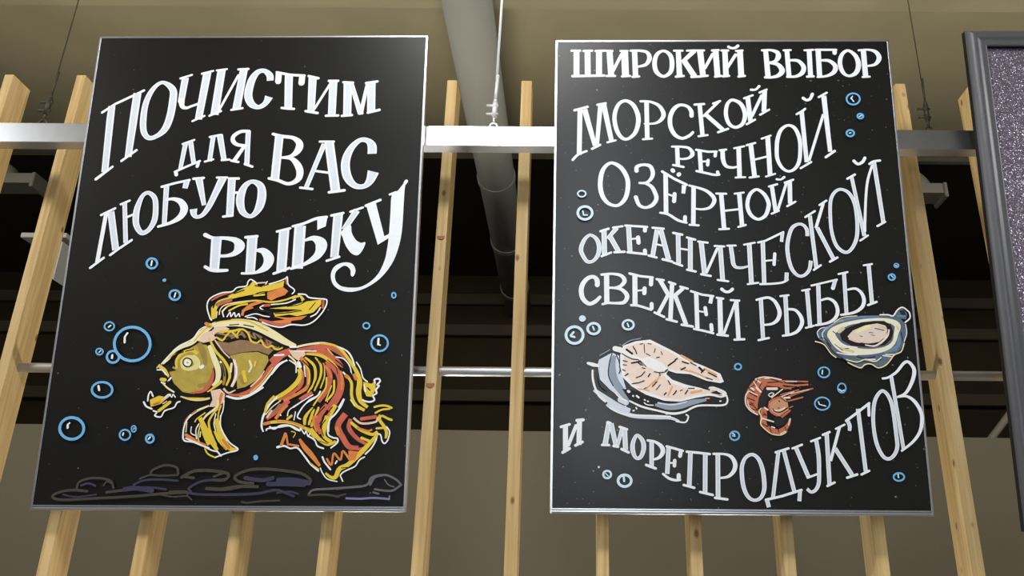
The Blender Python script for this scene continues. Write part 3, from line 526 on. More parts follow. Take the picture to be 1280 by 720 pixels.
    ('stones_drawing', None, 'faint grey and violet chalk stones', '1c-3500,493,70;-3868,523;-4146,490;-4376,404;-4384,326;-4114,269;-3233,312,69;-2154,375;-1517,436,70;-838,478|1c-3790,542,63;-3736,738;-3385,837;-2932,780;-2806,586|1c-2972,468,70;-2654,509;-2296,549|1c-3076,643,42;-3008,741;-2882,702|2c-3682,640,56;-3488,700;-3297,634|2c-2271,666,56;-2003,784;-1561,806;-1113,777|2c-2498,548,125;-2219,577;-1974,551;-1768,513|2c-2020,601,56;-1697,591;-1390,553|1c-2129,823,49;-1857,922;-1572,904;-1130,925|1c-1858,930,63;-1793,1060;-1483,1179;-1172,1121;-1112,945|1c-1002,867,84;-696,1025;-294,1046;156,989;254,900|2c-719,498,63;-770,595;-427,772;93,813;249,872|2c-755,459,63;-349,422,62;573,434|1c-305,578,90;159,560;575,628|1c-1515,417,42;-1187,360;-827,381;-676,285|1c-1282,496,49;-840,498;-807,382|1s-944,887,70;-677,849|2c-4134,405,42;-3762,348;-3246,409|1c-143,890,63;170,990;258,912;149,794;-133,793|1c921,719,77;556,757;422,893;729,1051;1170,1092;1697,1055;2187,979;2441,824;2429,707,76|2c707,855,105;1156,798;1432,858|2c1598,800,139;2000,802;2367,738|2c1325,702,118;1807,704;2290,687|1c131,572,83;567,636;1050,631|2c147,417,69;747,435;1145,468;1539,547;1826,471;2033,395|2c1586,470,49;1903,510;2148,453,48|1c665,242,45;807,215;1164,256;1662,277|1c3181,574,49;3656,654;3934,694;4162,909|3c2430,435,55;2541,552;2940,585;3338,614;3935,675;4083,889,56;4440,949;4727,834;4874,698,55|3c4874,698,55;4623,542;4181,579|3s4145,501,48;4287,463|3c4427,832,31;4534,697;4697,639|3c4054,695,62;4163,890,63;4360,941|1c2431,416,55;2870,437;3234,381|1s3252,412,45;3409,451|4c3436,344,55;3836,334;4154,358;4574,330|4s4574,330,34;4582,407,35'),
    ('bubble', None, None, 'bo-2364,6764,61;-2375,6691;-2423,6638;-2495,6618;-2572,6638;-2633,6691;-2661,6763;-2650,6836;-2602,6890;-2530,6909;-2453,6890;-2392,6837|Ws-2528,6705,45;-2521,6834'),
    ('bubble', None, None, 'bo-2073,6273,49;-2076,6261;-2085,6253;-2098,6250;-2112,6253;-2123,6261;-2128,6273;-2126,6285;-2117,6293;-2103,6296;-2089,6293;-2078,6285'),
    ('bubble', None, None, 'bo-1609,5845,60;-1621,5776;-1669,5725;-1740,5707;-1816,5725;-1876,5776;-1903,5845;-1892,5914;-1844,5965;-1772,5983;-1696,5965;-1636,5914|Ws-1761,5787,44;-1740,5903'),
    ('bubble', None, None, 'bo-3352,4951,46;-3363,4890;-3406,4846;-3472,4830;-3541,4846;-3597,4890;-3623,4950;-3613,5010;-3569,5054;-3503,5071;-3434,5055;-3378,5011|Ws-3507,4928,44;-3457,4973'),
    ('bubble', None, None, 'bo-2285,4456,79;-2323,4221;-2484,4049,78;-2725,3986;-2981,4048;-3186,4219,79;-3283,4454;-3247,4691;-3086,4865;-2843,4929;-2585,4866;-2380,4692|Ws-2957,4759,52;-3016,4657,51|Ws-3016,4657,59;-3002,4500'),
    ('bubble', None, None, 'bo-3107,4096,63;-3119,4015;-3172,3955;-3253,3934;-3340,3955;-3409,4014;-3442,4096;-3430,4177;-3377,4237;-3296,4259;-3209,4237;-3140,4178|Ws-3297,4063,59;-3298,4141'),
    ('bubble', None, None, 'bo-3573,4241,43;-3580,4198;-3611,4167;-3658,4155;-3707,4167;-3746,4198;-3765,4240;-3758,4283;-3727,4314;-3680,4325;-3631,4314;-3591,4283|Ws-3682,4218,31;-3643,4267,32'),
    ('bubble', None, None, 'bo-3173,3188,62;-3197,3083;-3290,3006;-3426,2977;-3570,3005;-3683,3081;-3735,3186;-3712,3292;-3619,3369;-3482,3398;-3338,3370;-3225,3293|Ws-3567,3288,58;-3535,3178'),
    ('bubble', None, None, 'bo-3814,2143,76;-3838,1999;-3943,1893;-4101,1854;-4271,1892;-4406,1997;-4471,2141;-4448,2286,77;-4343,2393;-4184,2433;-4013,2394;-3878,2288,76|Ws-4222,2286,42;-4264,2243|Ws-4264,2243,57;-4258,2157'),
    ('bubble', None, None, 'bo-2525,1977,46;-2536,1909;-2583,1860;-2652,1842;-2726,1859;-2786,1909;-2813,1976;-2803,2043;-2756,2093;-2687,2111;-2612,2093;-2553,2044|Ws-2723,1970,42;-2719,2023'),
    ('bubble', None, None, 'bo-2388,2138,38;-2391,2097;-2410,2067;-2439,2056;-2471,2067;-2497,2097;-2511,2137;-2507,2178;-2489,2208;-2459,2219;-2428,2208;-2401,2178|Ws-2447,2120,23;-2442,2163'),
    ('bubble', None, None, 'bo-1876,1877,57;-1884,1823;-1917,1784;-1968,1770;-2022,1784;-2065,1823;-2085,1876;-2078,1929;-2044,1968;-1993,1983;-1939,1969;-1896,1930|Ws-2012,1866,45;-1975,1919,46'),
    ('bubble', None, None, 'bo970,1390,56;967,1369;956,1354;939,1348;921,1353;907,1369;901,1390;903,1411;915,1426;931,1432;949,1426;963,1411'),
    ('bubble', None, None, 'bo4313,4492,55;4289,4383;4210,4302;4097,4273;3982,4302;3893,4382;3856,4491;3881,4601;3960,4682;4072,4711;4189,4682;4277,4602|Ws4049,4615,59;4047,4458|Ws4047,4458,39;4104,4436'),
    ('bubble', None, None, 'bo3778,4979,43;3769,4938;3738,4908;3694,4897;3649,4908;3615,4938;3600,4978;3610,5019;3640,5049,44;3684,5060;3730,5049;3764,5019,43'),
    ('bubble', None, None, 'bo4460,5845,44;4455,5808;4436,5782;4410,5772;4383,5782;4361,5808;4352,5845;4357,5882;4376,5909;4402,5919;4430,5909;4451,5882'),
]
RIGHT = [
    ('lettering', None, "white hand lettered word 'ШИРОКИЙ'", '@b-4370,13448,177;-4366,12619,175|@b-4039,13447,177;-4028,12619,175|@b-3693,13447,183;-3694,12618,180|@s-4521,13455,74;-4265,13454|@s-4159,13448,74;-3903,13454|@s-3798,13447,74;-3512,13454|@s-4485,12612,85;-3545,12632|@b-3377,13447,183;-3330,12618,180|@b-2926,13446,208;-2903,12618,206|@s-3497,13454,68;-3287,13447|@s-3046,13446,68;-2836,13446|@s-3470,12618,73;-3217,12618|@s-3008,12602,73;-2769,12618|@s-3275,12783,96;-3017,13330,97|@b-2625,13446,162;-2605,12618,161|@c-2745,13453,74;-2460,13452,80;-2250,13395,108;-2178,13206,142;-2286,12997,108;-2512,12924,74|@s-2695,12585,73;-2501,12601|@o-1754,13445,85;-1562,13311,128;-1508,13046,142;-1560,12749,130;-1771,12601,96;-1977,12749,135;-2031,13046,136;-1951,13328,119|@b-1313,13444,148;-1292,12617,169|@s-1439,13451,68;-1184,13451|@s-1399,12591,79;-1176,12617|@b-824,13450,142;-1209,13062,113|@s-1049,13451,68;-809,13460|@b-1162,13145,164;-849,12600,174|@s-939,12584,79;-685,12597|@b-659,13444,182;-596,12616,169|@s-779,13457,68;-539,13457|@s-685,12597,73;-462,12623|@s-528,12880,96;-289,13327,97|@b-194,13460,174;-165,12616,171|@s-299,13456,74;-104,13470|@s-240,12590,73;-46,12616|@b84,13443,159;88,12616,169|@s-15,13456,74;180,13456|@s-2,12596,73;177,12616|@s143,12896,96;399,13309|@b533,13442,176;539,12616,174|@s419,13442,68;614,13455|@s458,12590,73;646,12616|@c200,13576,91;273,13536,80;393,13542,85;480,13609,97'),
    ('lettering', None, "white hand lettered word 'ВЫБОР'", '@b1303,13458,148;1333,12582,163|@c1198,13458,74;1438,13468;1643,13391,131;1671,13241,159;1567,13092,102;1387,13050,68|@c1386,13043,73;1637,12993,124;1760,12795,169;1647,12631,123;1421,12566,79;1243,12566,73|@b1939,13457,145;1956,12582,143|@s1841,13457,68;2051,13467|@c2016,13125,73;2253,13108,107;2405,12910,141;2349,12713,135;2164,12598,90;1896,12582,67|@b2603,13456,148;2593,12598,146|@s2468,13457,68;2723,13473|@s2489,12588,73;2682,12598|@b2871,13456,156;2860,12598,154|@s2798,13473,74;3409,13472|@s3362,13439,130;3357,13366|@c2939,13124,73;3176,13107,107;3343,12942,141;3299,12745,135;3083,12614,84;2799,12575,67|@o3765,13445,91;3962,13289,130;4038,13041,152;4000,12810,146;3885,12663,118;3704,12614,84;3551,12745,123;3492,13041,135;3578,13322,113|@b4219,13454,159;4219,12581,157|@c4079,13455,68;4393,13471,74;4595,13388,124;4668,13189,147;4533,12991,96;4291,12935,62|@s4130,12574,67;4338,12587'),
    ('lettering', None, "white hand lettered word 'МОРСКОЙ'", '@b-4257,11513,144;-4275,10085,141|@c-4460,9928,81;-4310,10091,76;-4062,10204,71|@s-4419,11497,78;-4036,11609|@b-4124,11529,167;-3814,10368,125|@b-3651,11690,139;-3756,10415,115|@s-3902,10273,76;-3668,10399|@b-3562,11706,156;-3332,10525,137|@s-3740,11674,78;-3503,11722|@s-3449,10478,66;-3215,10541|@o-2896,11803,100;-2691,11674,128;-2561,11384,138;-2544,11097;-2642,10779,121;-2849,10589,93;-3024,10620,109;-3169,10842,126;-3240,11192,127;-3209,11481,122;-3089,11722,106|@b-2291,11754,136;-2288,10589,134|@c-2467,11787,72;-2187,11771,78;-1924,11642,105;-1796,11384,133;-1873,11192,110;-2052,11081,72;-2360,11065,50|@s-2411,10573,66;-2148,10596|@c-975,11321,127;-985,11481,122;-1098,11625,94;-1304,11667;-1483,11545,127;-1601,11288,132;-1599,10970;-1474,10716,120;-1272,10606,93;-1066,10685;-951,10795,82|@b-728,11706,130;-672,10685,128|@s-876,11680,72;-595,11699|@s-789,10669,66;-525,10710|@s-166,11770,83;-607,11321|@s-330,11712,67;-120,11796|@b-548,11353,127;-39,10843,126|@s-216,10796,71;81,10907|@o264,11828,94;480,11706,122;586,11449,132;576,11225,127;480,11034,110;287,10954,93;116,11066,115;38,11321,121;54,11577,116;128,11754,100|@b695,11916,142;748,11129,140|@s591,11883,67;846,11980|@s627,11050,66;883,11200|@s800,11321,94;1110,11964,95|@b1207,12126,142;1152,11449,141|@s1056,12068,67;1268,12165|@s1036,11353,66;1309,11519|@c809,12159,78;943,12165,67;1051,12272,84'),
    ('lettering', None, "white hand lettered word 'РЕЧНОЙ'", '@c-1570,10344,65;-1279,10338,71;-1076,10291,87;-980,10119,125;-1085,9994,81;-1260,9957,65;-1361,9969,54|@b-1424,10344,125;-1416,9745,124|@s-1548,9770,70;-1252,9708|@s-869,10244,71;-528,10182,70;-281,10189|@s-315,10135,98;-329,10051,97|@b-773,10229,125;-751,9545,124|@s-712,9876,59;-567,9886|@s-537,9917,97;-556,9771|@c-880,9585,75;-579,9514;-379,9468;-234,9475|@s-275,9555,97;-263,9493|@k-105,10245,125;-102,9933,130;-23,9741,102;149,9691,75;294,9716,65|@s-192,10229,65;-3,10251|@b363,10324,136;352,9392,134|@s231,10292,60;524,10355|@s237,9383,59;511,9396|@b716,10434,139;784,9393,136|@s598,10387,65;848,10459|@s639,9383,64;900,9421|@s794,9934,65;1146,10028|@b1221,10654,142;1232,9455,139|@s1043,10591,60;1310,10692|@s1109,9415,59;1378,9501|@o1837,11015,82;2035,10908,115;2146,10560,120;2136,10153,114;2074,9842,113;1933,9641,91;1756,9579,80;1590,9687,97;1473,9935,113;1461,10246,119;1508,10592,120;1626,10876,104|@b2257,11449,132;2306,9858,124|@c2106,11369,66;2273,11465,77;2366,11545,66|@s2121,9672,64;2436,9867,65|@b2375,9905,81;2887,11369,83|@b2936,11964,155;3005,10185,124|@s2786,11915,67;3031,12061|@s2864,10014,75;3137,10210,76|@c2328,11883,100;2427,11818,83;2533,11867,89;2606,12012,100'),
    ('lettering', None, "white hand lettered word 'ОЗЁРНОЙ'", '@o-3321,9830,97;-3061,9681,129;-2890,9372,134;-2870,9065;-2939,8760,128;-3098,8562,101;-3271,8522,90;-3471,8622,112;-3614,8850,133;-3665,9156,139;-3626,9495,135;-3510,9727,108|@c-2613,9589,129;-2597,9713,113;-2422,9775,86;-2220,9729,113;-2143,9528,124;-2198,9343,107;-2344,9219,80;-2531,9213,70|@c-2402,9219,70;-2202,9112,107;-2090,8914,123;-2059,8716,122;-2183,8534,111;-2384,8464,85;-2555,8548,106;-2643,8776,122|@b-1776,9513,134;-1787,8308,132|@s-1871,9565,81;-1535,9344,80;-1180,9160|@b-1252,9144,128;-1282,8891,106|@s-1718,8869,59;-1604,8823,58|@s-1531,8878,117;-1551,8656|@c-1953,8308,63;-1731,8263,79;-1451,8083;-1211,8009,63|@s-1249,8183,111;-1258,8039,110|@s-1572,9606,124;-1558,9584|@s-1402,9467,123;-1387,9482,124|@c-1103,9135,64;-909,9084,69;-625,8977,91;-431,8795,117;-408,8643;-528,8476,90;-729,8416,69;-943,8430,58|@b-980,9099,131;-1022,7949,128|@s-1127,7949,63;-872,7932|@b-198,8902,130;-153,7832,128|@s-336,8892,64;-55,8887|@s-289,7817,63;-17,7832|@s-104,8372,63;297,8418|@b317,8903,128;360,7893,126|@s188,8887,58;447,8924|@s252,7887,63;461,7947|@o838,9016,85;1031,8873,111;1134,8646,122;1130,8465,121;1027,8224,105;823,8118,84;630,8238,110;541,8463,116;560,8705,111;661,8918,101|@b1259,9148,120;1332,8344,118|@s1180,9108,64;1419,9179|@s1215,8284,63;1419,8375|@s1408,8435,79;1677,9195,80|@b1782,9272,128;1757,8587,127|@s1636,9225,64;1885,9318|@s1668,8511,63;1903,8647|@c1413,9332,69;1527,9323,59;1631,9394,80'),
    ('lettering', None, "white hand lettered word 'ОКЕАНИЧЕСКОЙ'", '@o-3915,7629,89;-3759,7496,120;-3697,7259,130;-3745,7024,119;-3886,6862,93;-4041,6861,109;-4169,7052,119;-4212,7228,125;-4141,7451,115;-4028,7599,94|#o-3915,7629,53;-3759,7496,72;-3697,7259,78;-3745,7024,72;-3886,6862,56;-4041,6861,65;-4169,7052,72;-4212,7228,75;-4141,7451,69;-4028,7599,56|@b-3559,7764,147;-3547,7024,145|#b-3559,7764,88;-3547,7024,87|@s-3659,7749,73;-3431,7824|@s-3632,7009,67;-3364,7119|@b-3189,7861,131;-3461,7526,104|#b-3189,7861,79;-3461,7526,63|@s-3303,7860,63;-3032,7900|@b-3376,7571,144;-3138,7128,143|#b-3376,7571,86;-3138,7128|@s-3265,7128,73;-2982,7143|@s-2955,7921,68;-2648,7901;-2336,7881|@s-2393,7842,115;-2400,7767|@b-2862,7900,142;-2827,7114,140|#b-2862,7900,85;-2827,7114,84|@s-2766,7522,52;-2653,7534|@s-2596,7567,120;-2584,7410|@s-2898,7129,73;-2630,7100;-2377,7072|@s-2409,7183,114;-2404,7101|@s-2180,7857,68;-1868,7828|@b-2053,7798,134;-2195,7013,132|#b-2053,7798,80;-2195,7013,79|@b-1954,7798,147;-1746,6912,145|#b-1954,7798,88;-1746,6912,87|@s-2090,7367,57;-1921,7329|@s-2307,7034,67;-2083,6976|@s-1915,6926,72;-1649,6860|@b-1461,7665,131;-1468,6796,129|#b-1461,7665,78;-1468,6796,77|@s-1596,7704,73;-1348,7651|@s-1608,6825,67;-1371,6738|@s-1401,7236,57;-1218,7207|@b-1119,7532,135;-1145,6608,134|#b-1119,7532,81;-1145,6608,80|@s-1214,7568,68;-984,7503|@s-1234,6622,67;-998,6570|@b-817,7430,143;-748,6507,141|#b-817,7430,86;-748,6507,85|@s-901,7450,62;-634,7415|@s-846,6492,67;-582,6444|@s-691,6551,77;-372,7239,78|@b-285,7313,132;-252,6306,130|#b-285,7313,79;-252,6306,78|@s-440,7321,62;-173,7304|@s-391,6329,61;-100,6289|@k11,7314,119;42,7035,124;66,6801,118;140,6699,92;307,6685,72;477,6729,57|#k11,7314,72;42,7035,74;66,6801,71;140,6699,55;307,6685,43;477,6729,34|@s-87,7328,57;152,7335|@b534,7374,132;544,6222,130|#b534,7374,79;544,6222,78|@s387,7359,57;691,7419|@s440,6208,56;734,6252|@s785,7425,62;990,7473;1511,7732,63|@b1488,7723,104;1445,7444,93|#b1488,7723,63;1445,7444,56|@b918,7449,122;899,6209,120|#b918,7449,73;899,6209,72|@s975,6885,51;1144,6906|@s1237,7091,93;1202,6781,92|@c788,6209,61;1122,6224;1402,6260;1560,6341|@b1544,6549,110;1516,6312|#b1544,6549,66;1516,6312|@k2181,7615,104;2179,7808;2088,7942,89;1949,7971,84;1773,7866,104;1659,7599,109;1598,7274,114;1620,6922,113;1702,6631,108;1859,6458,87;2027,6473;2176,6633,102;2234,6895,108|#k2181,7615,62;2179,7808,63;2088,7942,53;1949,7971,50;1773,7866,63;1659,7599,66;1598,7274,68;1620,6922;1702,6631,65;1859,6458,52;2027,6473;2176,6633,61;2234,6895,65|@b2290,8226,115;2375,6691,113|#b2290,8226,69;2375,6691,68|@s2159,8181,63;2440,8362|@s2301,6627,61;2505,6764,62|@b2698,8603,87;2436,7853,86|@s2585,8543,63;2788,8679|@b2474,7868,120;2867,6955,118|#b2474,7868,72;2867,6955,71|@s2764,6867,67;2982,6990|@o3225,9020,85;3432,8923,101;3568,8650,106;3612,8289,105;3608,7871,109;3555,7544;3423,7279,98;3273,7146,93;3108,7190,103;2954,7395,104;2870,7810,99;2873,8348,100;2918,8710;3048,8938,90|#o3225,9020,51;3432,8923,60;3568,8650,63;3612,8289;3608,7871,66;3555,7544,65;3423,7279,59;3273,7146,56;3108,7190,62;2954,7395;2870,7810,59;2873,8348,60;2918,8710;3048,8938,54|@b3555,9427,107;3786,7619,114|#b3555,9427,64;3786,7619,69|@s3434,9344,69;3659,9474|@s3657,7486,57;3886,7640|@k4185,9783,70;4019,9321,75;3921,8802,74;3834,8050,78;3810,7752|@b4234,9860,124;4353,8021,120|#b4234,9860,74;4353,8021,72|@c4100,9798,70;4221,9876;4411,9907|@s4175,7917,63;4406,8045|@c3662,9890,97;3770,9798,86;3904,9860,91;3985,9984,92'),
    ('lettering', None, "white hand lettered word 'СВЕЖЕЙ'", '@c-3754,6173,138;-3760,6309;-3858,6404,108;-4012,6366,118;-4152,6206,133;-4201,6004,138;-4150,5775,132;-3983,5632,112;-3816,5690;-3682,5820,92|@b-3493,6484,146;-3488,5634,145|@c-3633,6469,72;-3339,6493;-3087,6442,98;-2990,6297,123;-3089,6152,97;-3257,6094,71;-3453,6093,66|@c-3369,6094,66;-3090,6051,97;-2924,5865,127;-3009,5679,107;-3232,5650,76;-3454,5657,71;-3607,5620,66|@s-2848,6506,72;-2555,6429;-2205,6392|@s-2242,6352,118;-2256,6190|@b-2700,6457,141;-2705,5594,139|@s-2630,6010,51;-2504,6025|@s-2434,6077,117;-2444,5936|@c-2810,5594,71;-2621,5581;-2263,5468|@s-2246,5633,111;-2248,5511|@b-1663,6244,125;-1737,5187,123|@s-1747,6258,72;-1580,6201,71|@s-1839,5201,70;-1564,5131|@b-2011,6329,123;-1769,5884,122|@s-2094,6343,67;-1899,6315|@b-1782,5898,104;-2071,5355,103|@s-2167,5389,71;-1907,5265,70|@b-1360,6086,107;-1631,5841|@s-1437,6129,66;-1235,6072|@b-1588,5870,122;-1305,5048,120|@s-1429,5047,70;-1127,4998|@s-1145,6001,66;-837,5901;-533,5860|@b-574,5874,107;-623,5651,106|@b-1002,5973,122;-1000,4908,120|@s-935,5431,50;-825,5411|@s-766,5525,101;-744,5338|@c-1093,4931,65;-842,4881;-569,4812|@s-616,5045,105;-607,4896|@b-354,5803,139;-365,4771,137|@s-437,5817,61;-258,5789|@s-455,4776,70;-174,4744|@s-267,4827,75;70,5676,76|@b100,5733,121;116,4661,119|@s-52,5747,61;183,5734|@s5,4633,65;274,4648|@c-289,6061,92;-195,5990,81;-84,5990;8,6062,92'),
    ('lettering', None, "white hand lettered word 'РЫБЫ'", '@b781,5779,114;788,4637,112|#b781,5779,68;788,4637,67|@c661,5758,61;852,5807,71;1018,5817,76;1178,5695,101;1279,5425,116;1221,5213,105;1063,5086,75;856,5051,55|@s662,4622,60;947,4687|@b1465,5881,119;1457,4765,117|#b1465,5881,71;1457,4765,70|@s1325,5866,56;1554,5896|@c1526,5497,65;1718,5469,80;1858,5286,105;1874,5089,110;1752,4892,90;1569,4793,75;1333,4750,60|@b2071,6055,117;2095,4978,115|#b2071,6055,70;2095,4978,69|@s1936,6026,56;2146,6067|@s1976,4971,55;2200,5034|@b2392,6185,119;2356,5035,117|#b2392,6185,72;2356,5035,70|@s2203,6170,56;2922,6346|@b2874,6331,107;2784,6072|#b2874,6331,64;2784,6072|@s2780,6092,71;2790,6081|@c2453,5756,61;2649,5800,71;2821,5686,96;2879,5460,106;2805,5262,95;2603,5120,75;2255,5048,60|@b3130,6534,110;3115,5376,108|#b3130,6534,66;3115,5376,65|@s2975,6505,56;3230,6563|@c3207,6059,61;3417,6088,71;3573,5960,96;3625,5746,106;3541,5547,96;3310,5405,75;2962,5341,60|@b3832,6783,115;3838,5648,113|#b3832,6783,69;3838,5648,68|@s3696,6759,56;3930,6798|@s3725,5619,65;3967,5713,66'),
    ('lettering', None, "white hand lettered word 'И'", '@b-4610,2295,137;-4604,1608,136|@s-4730,2241,72;-4502,2309|@s-4676,1568,81;-4498,1674|@s-4525,1766,95;-4327,2270,96|@b-4234,2403,137;-4245,1768,136|@s-4301,2416,87;-4135,2431|@s-4338,1754,76;-4152,1847'),
    ('lettering', None, "white hand lettered word 'МОРЕПРОДУКТОВ'", '@b-3447,2355,135;-3551,1772,143|#b-3447,2355,81;-3551,1772,86|@s-3474,2360,96;-3415,2342|@s-3631,1772,67;-3444,1768|@b-3388,2342,139;-3257,1735,119|#b-3388,2342,84;-3257,1735,71|@s-3324,1747,71;-3204,1727|@b-3094,2197,115;-3217,1769,95|#b-3094,2197,69;-3217,1769,57|@b-3027,2185,134;-3005,1644,133|#b-3027,2185,81;-3005,1644,80|@s-3160,2250,67;-2960,2185|@s-3111,1665,71;-2926,1580|@o-2681,2028,86;-2549,1884,119;-2525,1674,124;-2608,1464,104;-2728,1437,90;-2806,1593,123;-2817,1777,119;-2762,1948,100|#o-2681,2028,52;-2549,1884,72;-2525,1674,74;-2608,1464,63;-2728,1437,54;-2806,1593,74;-2817,1777,71;-2762,1948,60|@b-2309,1885,119;-2321,1180,118|#b-2309,1885,72;-2321,1180,71|@c-2416,1898,62;-2216,1859,71;-2045,1729,114;-2022,1585,119;-2117,1454,85;-2251,1401,57|@s-2465,1257,71;-2215,1168|@b-1859,1743,119;-1914,1027,118|#b-1859,1743,71;-1914,1027|@s-1912,1743,67;-1714,1692;-1489,1628,66|@s-1543,1596,104;-1564,1497|@s-1815,1313,47;-1749,1313|@s-1708,1373,95;-1719,1241,94|@c-2025,1027,61;-1864,912,70;-1707,869,66;-1575,875,56|@s-1611,998,108;-1613,913|@s-1384,1608,66;-1079,1583;-775,1549|@b-1286,1590,123;-1342,722,122|#b-1286,1590,74;-1342,722,73|@s-1486,747,65;-1212,677|@b-894,1553,123;-932,546,121|#b-894,1553,74;-932,546,73|@s-1063,571,65;-732,497|@b-563,1555,123;-596,421,121|#b-563,1555,74;-596,421,72|@c-677,1555,62;-391,1551;-208,1479,95;-115,1298,118;-157,1116,108;-307,974,75;-506,934,56|@s-674,426,65;-356,387|@o351,1545,85;504,1432,104;597,1173,113;628,838,117;609,608,107;509,429,93;349,372,79;196,452,98;88,681,112;50,1015,113;69,1273,104;175,1469,90|#o351,1545,51;504,1432,62;597,1173,68;628,838,70;609,608,64;509,429,56;349,372,47;196,452,59;88,681,67;50,1015,68;69,1273,62;175,1469,54|@s968,1604,62;1312,1711|@b1043,1631,102;835,431,100|#b1043,1631,61;835,431,60|@b1182,1658,109;1406,583,107|#b1182,1658,65;1406,583,64|@s650,384,65;1086,484;1592,640|@b676,379,107;719,197,106|#b676,379,64;719,197|@b1551,614,100;1518,355|#b1551,614,60;1518,355|@b1512,1725,114;1791,980,112|#b1512,1725,68;1791,980,67|@s1418,1711,57;1676,1810|@s1769,954,56;2010,1041|@k2055,1938,109;2096,1546,113;2084,1157,108;2054,823,103;1959,643,88;1838,591,79;1738,672,84|#k2055,1938,66;2096,1546,68;2084,1157,65;2054,823,62;1959,643,53;1838,591,47;1738,672,50|@s1920,1898,57;2165,1991|@b2346,2124,114;2333,773,112|#b2346,2124,69;2333,773,67|@s2242,2071,62;2427,2146|@s2274,747,61;2469,838|@b2703,2285,81;2402,1392,80|@s2598,2231,52;2840,2344,53|@b2543,1718,114;2942,1034,112|#b2543,1718,68;2942,1034,67|@s2805,961,65;3074,1048|@b3224,2766,111;3306,1101,108|#b3224,2766,66;3306,1101,65|@s2887,2445,67;3155,2632;3537,2915|@k2927,2445,105;2971,2313;2956,2180,86|#k2927,2445,63;2971,2313;2956,2180,51|@s3522,2896,77;3504,2594|@s3187,1048,61;3396,1145|@o3885,3240,87;4027,3173,97;4127,2932,101;4164,2585;4186,2082,105;4185,1768,104;4088,1559,94;3934,1454,89;3783,1531,99;3650,1843,104;3605,2263,100;3622,2635,101;3705,3010,97|#o3885,3240,52;4027,3173,58;4127,2932,61;4164,2585,60;4186,2082,63;4185,1768,62;4088,1559,57;3934,1454,54;3783,1531,59;3650,1843,63;3605,2263,60;3622,2635;3705,3010,58|@b4187,3634,102;4346,1704,99|#b4187,3634,61;4346,1704,59|@c3954,3584,58;4119,3620,63;4348,3771,73;4557,4004,78;4695,4032,83;4814,3855,103;4788,3637,102;4661,3365,92;4510,3175,73;4315,3088,58|@c4342,3094,58;4557,3108,72;4758,2962,96;4893,2695,101;4902,2456,100;4816,2165,86;4607,1901,71;4295,1669,57'),
